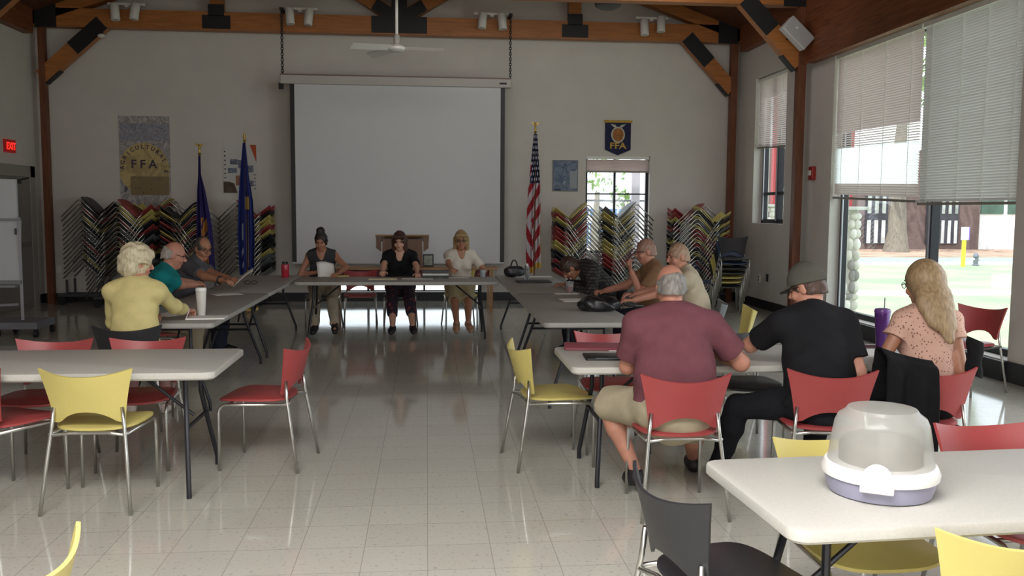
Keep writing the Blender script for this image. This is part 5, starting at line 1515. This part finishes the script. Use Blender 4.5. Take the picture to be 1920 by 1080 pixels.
def building(name, x0, x1, y, h, m, label, groups):
    t = thing(name, label, 'building', ((x0+x1)/2, y, GZ))
    cx = (x0+x1)/2
    obj('wall', MB().box2((x0-cx, 0, 0), (x1-cx, 8, h)), m, t, 0)
    PW = mat('panel_white', 'd9d8d6', .6); PD = mat('panel_dark', '3d3c44', .5); PG = mat('panel_glass', 'a9aea8', .2, noise=.4, nscale=1.5)
    for gx0, gx1, n in groups:
        st = (gx1-gx0)/n
        w_ = obj('window', MB().box2((gx0-cx, -.08, .3), (gx1-cx, -.01, 3.4)), PD, t, 0)
        for k in range(n):
            a = gx0+st*k-cx+.1; b_ = a+st-.2
            obj('lower_panel', MB().box2((a, -.12, .35), (b_, -.08, 1.55)), PW, w_, 0)
            obj('pane', MB().box2((a, -.12, 1.9), (b_, -.08, 3.2)), PG, w_, 0)
    return t
def X_(px, Y): return at(px, 386, 'y', Y).x
building('school_building', X_(1420, 45), X_(1838, 45), 45, 5.2, BRICK, 'brown brick building with white panel window bays across the road', [(X_(1462, 45), X_(1560, 45), 9), (X_(1622, 45), X_(1690, 45), 5), (X_(1737, 45), X_(1798, 45), 5)])
t = thing('glazed_building', 'building with green reflecting glazing over white panels across the road', 'building', (X_(1875, 45), 45.2, GZ))
hw = (X_(1990, 45)-X_(1838, 45))/2; t.location.x = X_(1838, 45)+hw
obj('wall', MB().box2((-hw, 0, 0), (hw, 8, 5.2)), mat('white_cladding', 'e2e2df', .7), t, 0)
for k in range(3):
    a = -hw+.15+k*(2*hw/3)
    obj('window', MB().box2((a, -.06, 1.9), (a+2*hw/3-.25, 0, 4.6)), mat('green_reflection_glazing', '4c6a58', .15, noise=.5, nscale=.8, col2='2f4638'), t, 0)  # green reflection painted into the glass colour

LEAF = mat('leaf_green', '6f8a4c', .7, noise=.3, nscale=3); BARK = mat('bark', '7d756a', .95, noise=.3, nscale=8, bump=.8, bscale=12, stretch=(3, 3, .6))
def tree(x, y, r, hgt, crown, label, n=700, low=None):
    t = thing('tree', label, 'tree', (x, y, GZ))
    pts = [(0, 0, 0), (r*.1, 0, hgt*.15), (-r*.1, .05, hgt*.5), (r*.2, 0, hgt)]
    obj('trunk', MB().tube(pts, [r*1.5, r*1.05, r*.9, r*.5], 14), BARK, t)
    m = MB()
    for k in range(n):
        v = Vector((random.gauss(0, 1), random.gauss(0, 1), random.gauss(0, 1))).normalized()*random.uniform(.45, 1)
        c = Vector((v.x*crown, v.y*crown, (low if low is not None else hgt)+crown*.55*(1+v.z)))
        s = random.uniform(.12, .3)*max(.5, crown/3)
        M = Euler((random.uniform(0, 6), random.uniform(0, 6), random.uniform(0, 6))).to_matrix()
        m.add([c+M @ Vector(q)*s for q in ((-1, 0, 0), (0, -.45, 0), (1, 0, 0), (0, .45, 0))], [(0, 1, 2, 3)])
    obj('foliage', m, LEAF, t, 0)
tree(X_(1683, 42), 42, .42, 7, 4.5, 'large grey tree trunk before the brown brick building')
tree(X_(1118, 30), 30, .16, 2.6, 1.3, 'leafy young tree seen through the small far window', 170, 2.55)
tree(X_(1168, 36), 36, .1, 2.4, .7, 'thin sapling in front of the white building through the small window', 120, 2.1)
# white building seen through the small far window
x0, x1 = X_(1085, 44), X_(1192, 44)
t = thing('white_building', 'low white building with blue windows seen through the small window', 'building', ((x0+x1)/2, 44, GZ))
hw = (x1-x0)/2
obj('wall', MB().box2((-hw-3, 0, 0), (hw+3, 6, 2.75)), mat('white_siding', 'e4e8ea', .7), t, 0)
for k in range(6):
    a = -hw+.1+k*(2*hw/6)
    obj('window', MB().box2((a, -.05, 1.7), (a+.4, 0, 2.05)), mat('blue_window', '5d7ea6', .2), t, 0)
    obj('window', MB().box2((a, -.05, .2), (a+.4, 0, 1.35)), MATS['blue_window'], t, 0)
x = X_(1190, 18.2)
t = thing('porch_post', 'pale porch post outside the small far window', 'post', (x, 18.2, GZ))
obj('shaft', MB().box2((-.085, -.085, 0), (.085, .085, 3.2)), mat('pale_post', 'b9b2bd', .6), t, 0)
obj('rail', MB().box2((-1.5, -.02, 2.16), (1.2, .02, 2.2)), mat('post_rail', '7d7f86', .5), t, 0)

def stone_pillar(px, Y, label, top=1.72):
    x = X_(px, Y)
    t = thing('stone_pillar', label, 'pillar', (x, Y, GZ))
    zc = top-GZ
    obj('core', MB().box2((-.13, -.13, 0), (.13, .13, zc)), mat('mortar', 'b9b4aa', .95), t, 0)
    m = MB(); rs = random.Random(3)
    z = .05
    while z < zc-.08:
        hh = rs.uniform(.1, .2)
        for k in range(9):
            a = 2*math.pi*k/9+rs.uniform(-.2, .2)
            q = Vector((max(-.12, min(.12, .2*math.cos(a))), max(-.12, min(.12, .2*math.sin(a))), z+hh/2))
            m.cur = rs.choice([0, 0, 1, 2]); m.sphere(q, (.062, .062, hh*.5), 10, 7)
        z += hh*.92
    obj('river_stones', m, [mat('stone_pale', 'd2cdc2', .8, noise=.15), mat('stone_grey', '8f8a86', .8, noise=.2), mat('stone_white', 'e6e2da', .8)], t, 180)
    obj('cap_slab', MB().box2((-.22, -.22, zc), (.26, .22, zc+.05)), mat('cap_stone', 'c9c6bf', .8), t, 0, bevel=.01)
    obj('red_post', MB().box2((-.06, -.06, zc+.05), (.06, .06, 4.6)), mat('red_paint', 'b83a40', .5), t, 0)
stone_pillar(1587, 12.95, 'river stone porch pillar with red post outside the tall window', 1.66)
stone_pillar(1452, 17.2, 'second stone porch pillar with red post outside the narrow window')

x = X_(1811, 31)
t = thing('marker_post', 'bright yellow marker post with a white and violet sign on the lawn', 'sign post', (x, 31, GZ))
obj('post', MB().box2((-.06, -.04, 0), (.06, .04, 1.1)), mat('marker_yellow', 'd9d83a', .5), t, 0)
obj('sign', MB().box2((-.13, -.06, .98), (.13, .0, 1.45)), mat('marker_white', 'efeaf2', .5), t, 0)
obj('sign_side', MB().box2((.13, -.06, .98), (.17, .06, 1.45)), mat('marker_violet', '8a6ac8', .5), t, 0)
x = X_(1835, 31.6)
t = thing('fire_hydrant', 'small dark fire hydrant on the lawn beside the yellow post', 'hydrant', (x, 31.6, GZ))
HY = mat('hydrant_grey', '6a6c74', .5)
obj('barrel', MB().lathe([(.12, 0), (.12, .04), (.085, .06), (.085, .32), (.11, .34), (.1, .4), (.05, .47), (.02, .5)], (0, 0, 0), 16), HY, t)
obj('outlet_cap', MB().tube([(-.15, 0, .24), (.15, 0, .24)], .05, 10), mat('hydrant_white', 'c9c9cc', .5), t)
# ================================================================== LIGHT, CAMERA
w = bpy.data.worlds.new('sky_world'); SC.world = w; w.use_nodes = True
nt = w.node_tree; bg = nt.nodes['Background']
bg.inputs['Color'].default_value = (.86, .93, 1., 1); bg.inputs['Strength'].default_value = 2.6

def area(name, loc, rot, sx, sy, energy, color=(1, 1, 1)):
    l = bpy.data.lights.new(name, 'AREA'); l.shape = 'RECTANGLE'; l.size = sx; l.size_y = sy; l.energy = energy; l.color = color
    o = bpy.data.objects.new(name, l); COL.objects.link(o); o.location = loc; o.rotation_euler = rot
    return o
sun = bpy.data.lights.new('sun', 'SUN'); sun.energy = 5.5; sun.angle = .01; sun.color = (1, .98, .95)
so = bpy.data.objects.new('sun', sun); COL.objects.link(so); so.rotation_euler = Vector((.35, .35, -1)).to_track_quat('-Z', 'Y').to_euler()
area('fill_window_bay', (XR-.1, 4.8, 2.1), (0, R(90), 0), 3.2, 4.2, 70, (.97, .97, 1))  # added area light, boosts daylight from the unseen bay beside the camera
area('fill_behind', (.5, -2.7, 2.2), (R(86), 0, 0), 5, 2, 150, (1, .98, .96))  # added fill behind the camera, lifts the people and far wall
area('fill_near', (-.7, .7, 3.6), (0, 0, 0), 3.4, 1.8, 380, (1, .98, .97))  # added fill above the camera, brightens the near floor and tables
area('fill_far_wall', (1.6, 11.2, 4.5), (R(80), 0, R(-6)), 5, .5, 30, (1, .97, .96))  # added fill aimed at the far wall, no fixture there

cd = bpy.data.cameras.new('camera'); cam = bpy.data.objects.new('camera', cd); COL.objects.link(cam)
cd.sensor_width = 36; cd.lens = 36*F/1920; cd.clip_start = .05; cd.clip_end = 400
M3 = Matrix((Vector(CM[0]), Vector(-CM[1]), Vector(-CM[2]))).transposed()
cam.matrix_world = Matrix.Translation((0, 0, CAMH)) @ M3.to_4x4()
SC.camera = cam
SC.view_settings.view_transform = 'Standard'; SC.view_settings.look = 'None'; SC.view_settings.exposure = 0; SC.view_settings.gamma = 1
SC.cycles.max_bounces = 8; SC.cycles.diffuse_bounces = 4; SC.cycles.transparent_max_bounces = 12; SC.cycles.sample_clamp_indirect = 6
SC.cycles.use_denoising = True
